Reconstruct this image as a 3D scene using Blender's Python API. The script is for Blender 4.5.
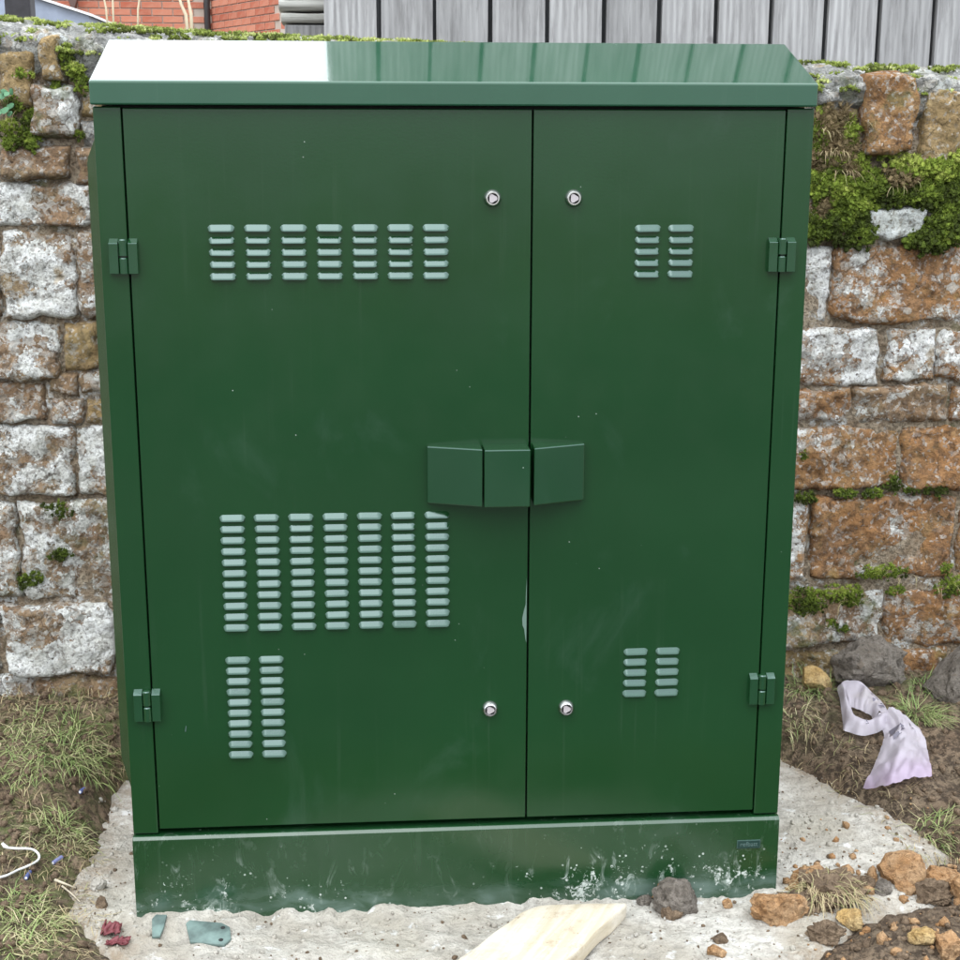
import bpy, bmesh, math, random
import numpy as np
from mathutils import Vector, noise as mn

for o in list(bpy.data.objects): bpy.data.objects.remove(o)
SC = bpy.context.scene
COL = SC.collection
rad = math.radians

# ------------------------------------------------------------------ camera
CAM = np.array([0.443, -2.526, 1.254]); YAW, PITCH, ROLL = rad(-4.335), rad(13.288), rad(0.112); FPX = 1480.0
_cy, _sy, _cp, _sp = math.cos(YAW), math.sin(YAW), math.cos(PITCH), math.sin(PITCH)
FWD = np.array([-_sy*_cp, _cy*_cp, -_sp]); _r = np.array([_cy, _sy, 0.0]); _u = np.cross(_r, FWD)
RGT = math.cos(ROLL)*_r + math.sin(ROLL)*_u; UPV = -math.sin(ROLL)*_r + math.cos(ROLL)*_u
cd = bpy.data.cameras.new('camera'); cam = bpy.data.objects.new('camera', cd); COL.objects.link(cam)
from mathutils import Matrix
cam.matrix_world = Matrix(((RGT[0], UPV[0], -FWD[0], CAM[0]), (RGT[1], UPV[1], -FWD[1], CAM[1]), (RGT[2], UPV[2], -FWD[2], CAM[2]), (0, 0, 0, 1)))
cd.sensor_width = 36.0; cd.lens = 36.0*FPX/960.0; cd.clip_start = 0.05; cd.clip_end = 600
SC.camera = cam

# ------------------------------------------------------------------ sky, sun, exposure
SUN_EL, SUN_AZ = rad(58), rad(205)      # overcast: soft brighter part of the sky behind the camera
w = bpy.data.worlds.new('World'); SC.world = w; w.use_nodes = True
nt = w.node_tree; nt.nodes.clear()
sky = nt.nodes.new('ShaderNodeTexSky'); sky.sky_type = 'NISHITA'; sky.sun_disc = False
sky.sun_elevation = SUN_EL; sky.sun_rotation = SUN_AZ; sky.air_density = 1.0; sky.dust_density = 6.0; sky.ozone_density = 1.0
hs_ = nt.nodes.new('ShaderNodeHueSaturation'); hs_.inputs['Saturation'].default_value = 0.14
geo_ = nt.nodes.new('ShaderNodeTexCoord'); sep_ = nt.nodes.new('ShaderNodeSeparateXYZ'); nt.links.new(geo_.outputs['Generated'], sep_.inputs[0])
el_ = nt.nodes.new('ShaderNodeMapRange'); el_.inputs[1].default_value = 0.0; el_.inputs[2].default_value = 1.0      # overcast sky: zenith three times the horizon
el_.inputs[3].default_value = 1.0/3; el_.inputs[4].default_value = 1.0; nt.links.new(sep_.outputs['Z'], el_.inputs[0])
cl_ = nt.nodes.new('ShaderNodeMix'); cl_.data_type = 'RGBA'; cl_.inputs[6].default_value = (0, 0, 0, 1); cl_.inputs[7].default_value = (32.2, 34.4, 36.6, 1)
nt.links.new(el_.outputs[0], cl_.inputs[0])
mx = nt.nodes.new('ShaderNodeMix'); mx.data_type = 'RGBA'; mx.inputs[0].default_value = 0.9
bg = nt.nodes.new('ShaderNodeBackground'); bg.inputs['Strength'].default_value = 0.10
wo = nt.nodes.new('ShaderNodeOutputWorld')
nt.links.new(sky.outputs[0], hs_.inputs['Color']); nt.links.new(hs_.outputs[0], mx.inputs[6]); nt.links.new(cl_.outputs[2], mx.inputs[7])
nt.links.new(mx.outputs[2], bg.inputs[0]); nt.links.new(bg.outputs[0], wo.inputs[0])
sl = bpy.data.lights.new('sun', 'SUN'); sl.energy = 0.7; sl.angle = rad(40); sl.color = (1.0, 0.975, 0.94)
so = bpy.data.objects.new('sun', sl); COL.objects.link(so)
_d = Vector((math.sin(SUN_AZ)*math.cos(SUN_EL), math.cos(SUN_AZ)*math.cos(SUN_EL), math.sin(SUN_EL)))
so.rotation_euler = _d.to_track_quat('Z', 'Y').to_euler()
SC.view_settings.view_transform = 'Standard'; SC.view_settings.look = 'None'
SC.view_settings.gamma = 1.0; SC.view_settings.exposure = 0.5
SC.render.engine = 'CYCLES'
SC.cycles.max_bounces = 5; SC.cycles.diffuse_bounces = 3; SC.cycles.glossy_bounces = 3; SC.cycles.transparent_max_bounces = 6

# ------------------------------------------------------------------ helpers
def ray(px, py):
    return FWD + RGT*((px-480)/FPX) - UPV*((py-480)/FPX)
def at(px, py, Y):                      # pixel -> point on the vertical plane y = Y
    d = ray(px, py); t = (Y-CAM[1])/d[1]; return CAM + d*t
def atz(px, py, z):                     # pixel -> point on the level plane z
    d = ray(px, py); t = (z-CAM[2])/d[2]; return CAM + d*t
def fbm(x, y, z, o=4):
    return mn.fractal(Vector((x, y, z)), 1.0, 2.0, o)
def nz(x, y, z): return mn.noise(Vector((x, y, z)))
def sst(a, b, x):
    t = min(1, max(0, (x-a)/(b-a))); return t*t*(3-2*t)

def link(o, parent=None):
    COL.objects.link(o)
    if parent is not None: o.parent = parent
    return o
def tag(o, label, cat, group=None, kind=None):
    o['label'] = label; o['category'] = cat
    if group: o['group'] = group
    if kind: o['kind'] = kind
    return o
def struct(o, label, cat):
    o['kind'] = 'structure'; o['label'] = label; o['category'] = cat; return o
def empty(name, loc=(0, 0, 0)):
    o = bpy.data.objects.new(name, None); o.location = loc; o.empty_display_size = 0.05; COL.objects.link(o); return o
def meshobj(name, V, F, mat, parent=None, smooth=True, var=None):
    me = bpy.data.meshes.new(name); me.from_pydata([tuple(v) for v in V], [], [tuple(int(i) for i in f) for f in F])
    if mat: me.materials.append(mat)
    if smooth: me.polygons.foreach_set('use_smooth', [True]*len(me.polygons))
    if var is not None:
        a = me.attributes.new('var', 'FLOAT', 'POINT'); a.data.foreach_set('value', np.asarray(var, dtype=np.float32))
    me.update()
    return link(bpy.data.objects.new(name, me), parent)
def tris(name, V, F, mat, parent=None, smooth=False, var=None):     # fast path, numpy triangles
    V = np.asarray(V, dtype=np.float32); F = np.asarray(F, dtype=np.int32)
    me = bpy.data.meshes.new(name)
    me.vertices.add(len(V)); me.vertices.foreach_set('co', V.ravel())
    me.loops.add(F.size); me.loops.foreach_set('vertex_index', F.ravel())
    me.polygons.add(len(F)); me.polygons.foreach_set('loop_start', np.arange(0, F.size, 3, dtype=np.int32))
    me.polygons.foreach_set('use_smooth', np.full(len(F), smooth))
    me.materials.append(mat)
    if var is not None:
        a = me.attributes.new('var', 'FLOAT', 'POINT'); a.data.foreach_set('value', np.asarray(var, dtype=np.float32))
    me.update(calc_edges=True); me.validate()
    return link(bpy.data.objects.new(name, me), parent)
def bmobj(name, bm, mat, parent=None, smooth=False, angle=None):
    me = bpy.data.meshes.new(name)
    bmesh.ops.recalc_face_normals(bm, faces=bm.faces)
    bm.to_mesh(me); bm.free()
    for m in (mat if isinstance(mat, (list, tuple)) else [mat]): me.materials.append(m)
    if smooth: me.polygons.foreach_set('use_smooth', [True]*len(me.polygons))
    if smooth and angle: me.set_sharp_from_angle(angle=rad(angle))
    me.update()
    return link(bpy.data.objects.new(name, me), parent)
def box(bm, x0, x1, y0, y1, z0, z1, bev=0.0, seg=2):
    b2 = bmesh.new()
    vs = [b2.verts.new(p) for p in ((x0,y0,z0),(x1,y0,z0),(x1,y1,z0),(x0,y1,z0),(x0,y0,z1),(x1,y0,z1),(x1,y1,z1),(x0,y1,z1))]
    for f in ((0,3,2,1),(4,5,6,7),(0,1,5,4),(1,2,6,5),(2,3,7,6),(3,0,4,7)): b2.faces.new([vs[i] for i in f])
    if bev: bmesh.ops.bevel(b2, geom=list(b2.edges), offset=bev, segments=seg, profile=0.5, affect='EDGES')
    me = bpy.data.meshes.new('t'); b2.to_mesh(me); b2.free(); bm.from_mesh(me); bpy.data.meshes.remove(me)
    return bm
def prism(bm, poly, axis, a, b, bev=0.0):         # poly of 2-tuples extruded along axis 'x','y','z'
    def P(p, t): return {'x': (t, p[0], p[1]), 'y': (p[0], t, p[1]), 'z': (p[0], p[1], t)}[axis]
    b2 = bmesh.new()
    A = [b2.verts.new(P(p, a)) for p in poly]; B = [b2.verts.new(P(p, b)) for p in poly]; n = len(poly)
    b2.faces.new(A); b2.faces.new(B[::-1])
    for i in range(n): b2.faces.new((A[i], B[i], B[(i+1) % n], A[(i+1) % n]))
    bmesh.ops.recalc_face_normals(b2, faces=b2.faces)
    if bev: bmesh.ops.bevel(b2, geom=list(b2.edges), offset=bev, segments=2, profile=0.5, affect='EDGES')
    me = bpy.data.meshes.new('t'); b2.to_mesh(me); b2.free(); bm.from_mesh(me); bpy.data.meshes.remove(me)
    return bm
def lathe_y(bm, prof, cx, cz, seg=32, mi=0):      # prof: (radius, y)
    rings = []
    for r, y in prof:
        rings.append([bm.verts.new((cx+r*math.cos(2*math.pi*i/seg), y, cz+r*math.sin(2*math.pi*i/seg))) for i in range(seg)])
    for a, b in zip(rings, rings[1:]):
        for i in range(seg):
            f = bm.faces.new((a[i], a[(i+1) % seg], b[(i+1) % seg], b[i])); f.material_index = mi
    return rings
def tube(bm, pts, radii, seg=8, cap=True):
    pts = [Vector(p) for p in pts]; rings = []
    for i, p in enumerate(pts):
        t = (pts[min(i+1, len(pts)-1)]-pts[max(i-1, 0)]).normalized()
        a = t.orthogonal().normalized() if abs(t.z) > .95 else t.cross(Vector((0, 0, 1))).normalized()
        b = t.cross(a); r = radii[i] if hasattr(radii, '__len__') else radii
        rings.append([bm.verts.new(p+a*r*math.cos(2*math.pi*k/seg)+b*r*math.sin(2*math.pi*k/seg)) for k in range(seg)])
    for A, B in zip(rings, rings[1:]):
        for k in range(seg): bm.faces.new((A[k], A[(k+1) % seg], B[(k+1) % seg], B[k]))
    if cap: bm.faces.new(rings[0]); bm.faces.new(rings[-1][::-1])
    return bm

# ------------------------------------------------------------------ materials
class NM:
    def __init__(s, name):
        s.m = bpy.data.materials.new(name); s.m.use_nodes = True; s.t = s.m.node_tree
        s.b = s.t.nodes['Principled BSDF']; s.out = s.t.nodes['Material Output']
    def n(s, typ, **kw):
        nd = s.t.nodes.new(typ)
        for k, v in kw.items():
            if k in nd.inputs: s.set(nd.inputs[k], v)
            else: setattr(nd, k, v)
        return nd
    def set(s, inp, v):
        if hasattr(v, 'is_output') and v.is_output: s.t.links.new(v, inp)
        else: inp.default_value = v
    def coord(s, kind='Object', scale=None):
        o = s.n('ShaderNodeTexCoord').outputs[kind]
        if scale:
            mp = s.n('ShaderNodeMapping'); s.set(mp.inputs['Vector'], o); mp.inputs['Scale'].default_value = scale; o = mp.outputs[0]
        return o
    def noise(s, vec, scale, detail=4, rough=.55, dist=0.0, out=0):
        nd = s.n('ShaderNodeTexNoise'); s.set(nd.inputs['Vector'], vec); nd.inputs['Scale'].default_value = scale
        nd.inputs['Detail'].default_value = detail; nd.inputs['Roughness'].default_value = rough; nd.inputs['Distortion'].default_value = dist
        return nd.outputs[out]
    def voro(s, vec, scale, feature='F1', rnd=1.0, out='Distance'):
        nd = s.n('ShaderNodeTexVoronoi'); nd.feature = feature; s.set(nd.inputs['Vector'], vec); nd.inputs['Scale'].default_value = scale
        nd.inputs['Randomness'].default_value = rnd; return nd.outputs[out]
    def ramp(s, fac, a, b, va=0.0, vb=1.0):
        nd = s.n('ShaderNodeMapRange'); nd.interpolation_type = 'SMOOTHSTEP'; s.set(nd.inputs[0], fac); nd.inputs[1].default_value = a; nd.inputs[2].default_value = b
        nd.inputs[3].default_value = va; nd.inputs[4].default_value = vb; return nd.outputs[0]
    def math(s, op, a, b=0.0):
        nd = s.n('ShaderNodeMath'); nd.operation = op; s.set(nd.inputs[0], a); s.set(nd.inputs[1], b); return nd.outputs[0]
    def mix(s, f, a, b):
        nd = s.n('ShaderNodeMix'); nd.data_type = 'RGBA'; s.set(nd.inputs[0], f); 
        for i, v in ((6, a), (7, b)):
            s.set(nd.inputs[i], v if hasattr(v, 'is_output') else (v[0], v[1], v[2], 1))
        return nd.outputs[2]
    def attr(s, name, typ='GEOMETRY'):
        nd = s.n('ShaderNodeAttribute'); nd.attribute_name = name; nd.attribute_type = typ; return nd.outputs['Fac']
    def bump(s, h, strength, dist, normal=None):
        nd = s.n('ShaderNodeBump'); s.set(nd.inputs['Height'], h); nd.inputs['Strength'].default_value = strength; nd.inputs['Distance'].default_value = dist
        if normal is not None: s.set(nd.inputs['Normal'], normal)
        return nd.outputs[0]
    def fin(s, color=None, rough=None, normal=None, spec=None, **kw):
        for k, v in (('Base Color', color), ('Roughness', rough), ('Normal', normal), ('Specular IOR Level', spec)):
            if v is None: continue
            if k == 'Base Color' and not hasattr(v, 'is_output'): v = (v[0], v[1], v[2], 1)
            s.set(s.b.inputs[k], v)
        for k, v in kw.items(): s.set(s.b.inputs[k.replace('_', ' ')], v)
        return s.m

GREEN0 = (0.0060, 0.0365, 0.0105)
def m_paint(name, splash=False, rough=.17, coat=0.0, spec=.45, base=None, tint=(1, 1, 1, 1)):
    GREEN = base or GREEN0
    k = NM(name); c = k.coord()
    g = k.mix(k.ramp(k.noise(c, 3.0, 3), .35, .7), GREEN, tuple(1.1*q for q in GREEN))
    sm = k.ramp(k.noise(k.coord(scale=(1, 1, .7)), 5.5, 6, .62, .6), .58, .80, 0, .055)       # hand smears and dust
    g = k.mix(sm, g, (.20, .28, .26))
    g = k.mix(k.math('MULTIPLY', k.ramp(k.noise(k.coord(scale=(60, 60, 1.6)), 1.0, 3, .6), .56, .72, 0, .03), k.ramp(k.noise(c, 2.4, 3), .45, .6)), g, (.22, .26, .22))
    spk = k.math('MULTIPLY', k.ramp(k.voro(c, 42), .05, .03), k.ramp(k.noise(c, 7, 2), .57, .63))
    g = k.mix(k.math('MULTIPLY', spk, .7), g, (.45, .5, .46))
    r = k.ramp(k.noise(c, 9, 4), .3, .75, rough-.03, rough+.07)
    if splash:
        cw = k.n('ShaderNodeMapping'); k.set(cw.inputs[0], c); cw.inputs['Scale'].default_value = (1.0, 1, 1.0)
        cv = cw.outputs[0]
        sep = k.n('ShaderNodeSeparateXYZ'); k.set(sep.inputs[0], c)
        z = sep.outputs['Z']; x = sep.outputs['X']
        low = k.ramp(z, -.04, -.125)                                   # splashes get denser towards the foot
        reg = k.math('ADD', k.ramp(x, .48, .10, 0, .75), k.ramp(x, .62, .85, 0, .65))
        dens = k.math('MULTIPLY', k.ramp(k.noise(cv, 11, 4, .6), .34, .60), k.math('ADD', reg, .25))
        band = k.math('MULTIPLY', k.math('ADD', k.math('MULTIPLY', low, .8), .2), dens)
        n1 = k.math('MULTIPLY', k.math('ADD', k.noise(cv, 95, 5, .7, 1.6), k.noise(k.coord(scale=(1, 1, .6)), 38, 4, .65, 1.2)), .5)
        sp = k.ramp(k.math('SUBTRACT', n1, k.math('SUBTRACT', .675, k.math('MULTIPLY', band, .20))), 0.0, .055)
        vv = k.math('MULTIPLY', k.ramp(k.voro(cv, 75), .20, .13), k.ramp(k.noise(cv, 30, 2), .50, .60))
        sp = k.math('MAXIMUM', sp, k.math('MULTIPLY', vv, k.ramp(band, .08, .4)))
        sp = k.math('MULTIPLY', sp, k.ramp(k.noise(cv, 140, 3), .35, .55, .25, .7))
        film = k.math('MULTIPLY', k.ramp(k.math('ADD', z, k.math('MULTIPLY', k.noise(cv, 9, 4), .07)), -.070, -.105), k.ramp(k.noise(k.coord(scale=(1, 1, 2.5)), 13, 5, .6, .5), .35, .75, .05, .45))
        g = k.mix(k.math('MULTIPLY', film, k.ramp(k.noise(cv, 5, 3), .40, .58, .15, 1)), g, (.20, .275, .255))
        st = k.math('MULTIPLY', k.ramp(k.noise(k.coord(scale=(1, 1, .45)), 26, 6, .72, 1.5), .55, .70), k.math('MULTIPLY', band, .75)); g = k.mix(st, g, (.40, .46, .42))
        g = k.mix(sp, g, (.62, .66, .62))
        r = k.math('ADD', r, k.math('MULTIPLY', k.math('MAXIMUM', sp, film), .5))
    nb = k.bump(k.noise(c, 260, 2), .03, .002)
    nb = k.bump(k.noise(c, 2.6, 1), .10, .02, nb)
    return k.fin(g, r, nb, spec, Coat_Weight=coat, Coat_Roughness=.04, Coat_IOR=1.33, Specular_Tint=tint)
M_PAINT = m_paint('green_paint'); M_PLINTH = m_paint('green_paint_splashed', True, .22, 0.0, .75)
M_LID = m_paint('green_paint_lid', False, .08, 1.0, .35, (.010, .060, .029)); M_LOUV = m_paint('green_paint_sky_sheen', False, .14, 0.0, .9, None, (.78, .96, 1.0, 1))  # lid green lightened to carry reflected light; blue sky sheen tinted into louvre copy
def simple(name, col, rough=.6, metal=0.0, spec=.5, nscale=None, namp=.25):
    k = NM(name); c = k.coord()
    if nscale:
        f = k.noise(c, nscale, 5, .6); col2 = tuple(v*(1-namp*1.6) for v in col); col1 = tuple(min(1, v*(1+namp)) for v in col)
        return k.fin(k.mix(k.ramp(f, .3, .7), col2, col1), rough, k.bump(f, .25, .004), spec, Metallic=metal)
    return k.fin(col, rough, None, spec, Metallic=metal)
M_DARK = simple('dark_interior', (.012, .014, .013), .8)
M_STEEL = simple('satin_steel', (.66, .66, .65), .2, 1.0)
M_CORE = simple('lock_core', (.46, .42, .43), .45, .3)
M_SCRATCH = simple('chipped_paint', (.11, .17, .14), .5)
M_BADGE = simple('badge_plate', (.010, .035, .030), .3)
M_BADGE_TXT = simple('badge_print', (.075, .125, .115), .5)

def m_stone(name, c1, c2, c3, dark, liche=(.74, .77, .77)):
    k = NM(name); c = k.coord(); rv = k.attr('shade', 'OBJECT'); la = k.attr('lichen', 'OBJECT'); ym = k.attr('mossy', 'OBJECT')
    off = k.n('ShaderNodeCombineXYZ'); k.set(off.inputs[0], k.math('MULTIPLY', rv, 7.3)); k.set(off.inputs[2], k.math('MULTIPLY', rv, 3.1))
    ad = k.n('ShaderNodeVectorMath'); ad.operation = 'ADD'; k.set(ad.inputs[0], c); k.set(ad.inputs[1], off.outputs[0]); v = ad.outputs[0]
    big = k.noise(v, 7, 5, .62, .5); fine = k.noise(v, 48, 6, .68); med = k.noise(v, 17, 4, .6, .8)
    col = k.mix(k.ramp(big, .34, .66), c1, c2)
    col = k.mix(k.ramp(med, .52, .72, 0, .8), col, c3)
    col = k.mix(rv, col, k.mix(k.ramp(big, .4, .7), tuple(x*.72 for x in c1), c3))
    col = k.mix(k.ramp(fine, .56, .38, 0, .62), col, dark)
    col = k.mix(k.ramp(k.voro(v, 120), .16, .05, 0, .55), col, dark)
    # crustose lichen: round lobed colonies that run across joints, denser where 'lichen' is high
    gm_ = k.n('ShaderNodeNewGeometry').outputs['Position']
    vm = k.n('ShaderNodeVectorMath'); vm.operation = 'ADD'; k.set(vm.inputs[0], gm_)
    sc = k.n('ShaderNodeVectorMath'); sc.operation = 'SCALE'; nv = k.n('ShaderNodeTexNoise'); k.set(nv.inputs['Vector'], gm_); nv.inputs['Scale'].default_value = 62; nv.inputs['Detail'].default_value = 5
    k.set(sc.inputs[0], nv.outputs['Color']); sc.inputs['Scale'].default_value = .022; k.set(vm.inputs[1], sc.outputs[0]); dv = vm.outputs[0]
    rag = k.noise(gm_, 85, 6, .72)
    field = k.math('ADD', k.noise(gm_, 7.5, 5, .62), k.math('MULTIPLY', k.math('SUBTRACT', la, .55), .62))
    field = k.math('ADD', field, k.math('MULTIPLY', k.math('SUBTRACT', k.noise(gm_, 20, 4, .6), .5), .62))
    def blobs(scale, lo, hi, rmax):
        r = k.ramp(field, lo, hi, 0.0, rmax)
        return k.ramp(k.math('SUBTRACT', r, k.voro(dv, scale)), 0.0, .08)
    L = k.math('MAXIMUM', blobs(30, .50, .66, .85), blobs(66, .45, .68, .62))
    L = k.math('MAXIMUM', L, k.math('MULTIPLY', blobs(140, .34, .70, .46), .75))
    L = k.math('MULTIPLY', L, k.ramp(rag, .34, .46, .15, 1))
    lc = k.mix(k.ramp(k.noise(gm_, 30, 5, .65), .36, .64), liche, (liche[0]*.84, liche[1]*.83, liche[2]*.79))
    lc = k.mix(k.ramp(k.noise(gm_, 140, 4, .7), .48, .34, 0, .6), lc, (.27, .25, .22))
    thin = k.math('MULTIPLY', k.ramp(field, .40, .70, 0, .6), k.ramp(k.noise(gm_, 110, 5, .72), .42, .58))
    col = k.mix(thin, col, (.42, .38, .33))
    def cells(scale):
        nd = k.n('ShaderNodeTexVoronoi'); k.set(nd.inputs['Vector'], dv); nd.inputs['Scale'].default_value = scale
        sp_ = k.n('ShaderNodeSeparateColor'); k.set(sp_.inputs[0], nd.outputs['Color']); return sp_.outputs[0], sp_.outputs[1]
    for cs in (105, 58):
        ca_, cb_ = cells(cs)
        m_ = k.math('MULTIPLY', k.ramp(k.math('SUBTRACT', k.ramp(field, .34, .80, .0, .85), ca_), -.04, .04), .62)
        col = k.mix(m_, col, k.mix(cb_, (.30, .245, .185), (.74, .735, .70)))
    col = k.mix(L, col, lc)
    ca_, cb_ = cells(150); col = k.mix(k.math('MULTIPLY', k.ramp(ca_, .80, .84), .55), col, k.mix(cb_, dark, (.66, .65, .62)))
    crk = k.math('MULTIPLY', k.ramp(k.voro(dv, 9, 'DISTANCE_TO_EDGE'), .022, .0), k.ramp(k.noise(gm_, 12, 3), .48, .60)); col = k.mix(k.math('MULTIPLY', crk, .8), col, dark)
    col = k.mix(k.ramp(k.noise(gm_, 60, 5, .75), .44, .32, 0, .8), col, tuple(.6*x for x in dark))
    gm = k.math('MULTIPLY', k.ramp(k.noise(v, 15, 5, .65), .50, .66), ym)
    col = k.mix(gm, col, (.10, .12, .04))
    och = k.math('MULTIPLY', k.ramp(k.noise(gm_, 11, 4, .6), .62, .70), .5); col = k.mix(och, col, (.42, .27, .10))
    h = k.math('ADD', k.math('ADD', k.math('MULTIPLY', med, .6), k.math('MULTIPLY', fine, .8)), k.math('MULTIPLY', L, .18))
    nb = k.bump(h, 1.0, .020); nb = k.bump(k.noise(v, 150, 4, .75), .8, .006, nb)
    return k.fin(col, .9, nb, .2)
M_ST_R = m_stone('ironstone_orange', (.40, .205, .085), (.31, .175, .09), (.47, .29, .14), (.10, .06, .038), (.88, .885, .88))
M_ST_L = m_stone('ironstone_grey', (.36, .23, .135), (.27, .175, .11), (.48, .36, .21), (.10, .07, .048), (.86, .865, .85))
M_ST_T = m_stone('sandstone_tan', (.44, .31, .15), (.36, .24, .12), (.52, .40, .22), (.14, .10, .05))
M_CAP = m_stone('cap_mortar', (.33, .325, .31), (.24, .235, .22), (.42, .42, .41), (.09, .09, .08), (.62, .64, .64))
def m_mortar():
    k = NM('old_mortar'); c = k.coord(); a = k.noise(c, 22, 6, .65); b = k.noise(c, 110, 4, .7)
    col = k.mix(k.ramp(a, .35, .65), (.25, .185, .125), (.40, .335, .25))
    col = k.mix(k.ramp(b, .56, .40, 0, .7), col, (.09, .068, .048))
    col = k.mix(k.math('MULTIPLY', k.ramp(k.noise(c, 9, 4), .58, .68), .7), col, (.10, .105, .045))
    col = k.mix(k.math('MULTIPLY', k.ramp(k.noise(c, 13, 4), .50, .62), k.ramp(k.noise(c, 75, 5, .7), .48, .58)), col, (.55, .56, .55))
    return k.fin(col, .95, k.bump(k.math('ADD', a, b), .9, .014), .2)
M_MORTAR = m_mortar()
def m_soil():
    k = NM('soil'); c = k.coord(); a = k.noise(c, 9, 6, .66); b = k.noise(c, 60, 5, .7); d = k.noise(c, 2.3, 3)
    col = k.mix(k.ramp(a, .36, .64), (.14, .095, .062), (.235, .17, .115))
    col = k.mix(k.ramp(d, .48, .62, 0, .6), col, (.16, .125, .085))
    col = k.mix(k.ramp(b, .58, .42, 0, .85), col, (.036, .025, .017)); col = k.mix(k.ramp(k.noise(c, 4.5, 4), .55, .68, 0, .5), col, (.075, .05, .034))
    col = k.mix(k.math('MULTIPLY', k.ramp(k.voro(c, 55), .15, .08), k.ramp(k.noise(c, 14, 3), .54, .62)), col, (.34, .24, .14))
    gr = k.attr('green'); col = k.mix(k.math('MULTIPLY', gr, k.ramp(k.noise(c, 40, 5, .7), .40, .62)), col, (.10, .115, .04))
    nb = k.bump(k.math('ADD', a, b), .9, .016); nb = k.bump(k.noise(c, 190, 3, .7), .6, .004, nb)
    return k.fin(col, .92, nb, .25)
M_SOIL = m_soil()
def m_concrete():
    k = NM('concrete_spill'); c = k.coord(); a = k.noise(c, 6, 6, .62); b = k.noise(c, 48, 5, .68); 
    col = k.mix(k.ramp(a, .34, .68), (.335, .305, .255), (.50, .475, .43))
    col = k.mix(k.ramp(b, .55, .36, 0, .55), col, (.27, .25, .22))
    col = k.mix(k.ramp(k.noise(c, 2.6, 3), .5, .66, 0, .4), col, (.36, .33, .26))
    col = k.mix(k.math('MULTIPLY', k.ramp(k.voro(c, 62), .22, .12), k.ramp(k.noise(c, 22, 3), .56, .62)), col, (.15, .115, .08))
    col = k.mix(k.ramp(k.noise(c, 26, 4, .6), .60, .70, 0, .7), col, (.66, .66, .65))
    ed = k.attr('green'); col = k.mix(k.math('MULTIPLY', ed, k.ramp(k.noise(c, 34, 6, .7), .38, .64, .1, .9)), col, (.23, .175, .12))
    nb = k.bump(k.math('ADD', a, b), .9, .012); nb = k.bump(k.noise(c, 210, 3, .7), .6, .003, nb)
    return k.fin(col, .9, nb, .25)
M_CONC = m_concrete()
def m_rock(name, c1, c2, dk):
    k = NM(name); c = k.coord(); a = k.noise(c, 18, 6, .65); b = k.noise(c, 85, 5, .7)
    col = k.mix(k.ramp(a, .35, .65), c1, c2); col = k.mix(k.ramp(b, .54, .36, 0, .6), col, dk)
    col = k.mix(k.ramp(k.noise(c, 34, 4, .6), .60, .68, 0, .4), col, (.16, .115, .075))
    nb = k.bump(k.math('ADD', a, b), 1.0, .016); nb = k.bump(k.noise(c, 220, 3, .7), .6, .004, nb)
    return k.fin(col, .93, nb, .2)
M_RK_O = m_rock('rock_orange', (.40, .215, .095), (.53, .34, .19), (.15, .085, .045))
M_RK_Y = m_rock('rock_ochre', (.50, .32, .12), (.58, .42, .21), (.20, .12, .05))
M_RK_G = m_rock('rock_grey', (.17, .145, .12), (.25, .22, .19), (.065, .055, .045))
M_RK_B = m_rock('clod_brown', (.165, .115, .076), (.25, .18, .12), (.065, .044, .029))
def m_var(name, cols, rough=.6, trans=.0, spec=.3):      # colour by the per-piece 'var' value
    k = NM(name); f = k.attr('var'); nd = k.n('ShaderNodeValToRGB'); k.set(nd.inputs[0], f); e = nd.color_ramp.elements
    n = len(cols); e[0].position = 0; e[0].color = (*cols[0], 1); e[1].position = 1; e[1].color = (*cols[-1], 1)
    for i in range(1, n-1):
        q = e.new(i/(n-1)); q.color = (*cols[i], 1)
    return k.fin(nd.outputs[0], rough, None, spec, Subsurface_Weight=0.0)
M_GRASS = m_var('grass_blades', [(.10, .17, .05), (.18, .25, .08), (.27, .32, .12), (.38, .36, .19), (.50, .43, .27)])
M_STRAW = m_var('dry_grass', [(.20, .15, .08), (.30, .23, .13), (.42, .34, .20), (.20, .22, .08)])
M_MOSS = m_var('moss', [(.035, .045, .012), (.075, .105, .018), (.14, .19, .028), (.23, .28, .05), (.33, .36, .10)], .85, spec=.1)
M_MOSSB = m_var('brown_moss', [(.09, .075, .04), (.16, .12, .065), (.24, .18, .10), (.15, .17, .045)], .9, spec=.1)
M_MOSST = m_var('cap_moss', [(.06, .07, .02), (.12, .15, .03), (.22, .27, .06), (.32, .36, .12), (.42, .43, .20)], .85, spec=.1)
M_LEAF = m_var('leaf', [(.06, .16, .08), (.10, .22, .12)], .5)
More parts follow.
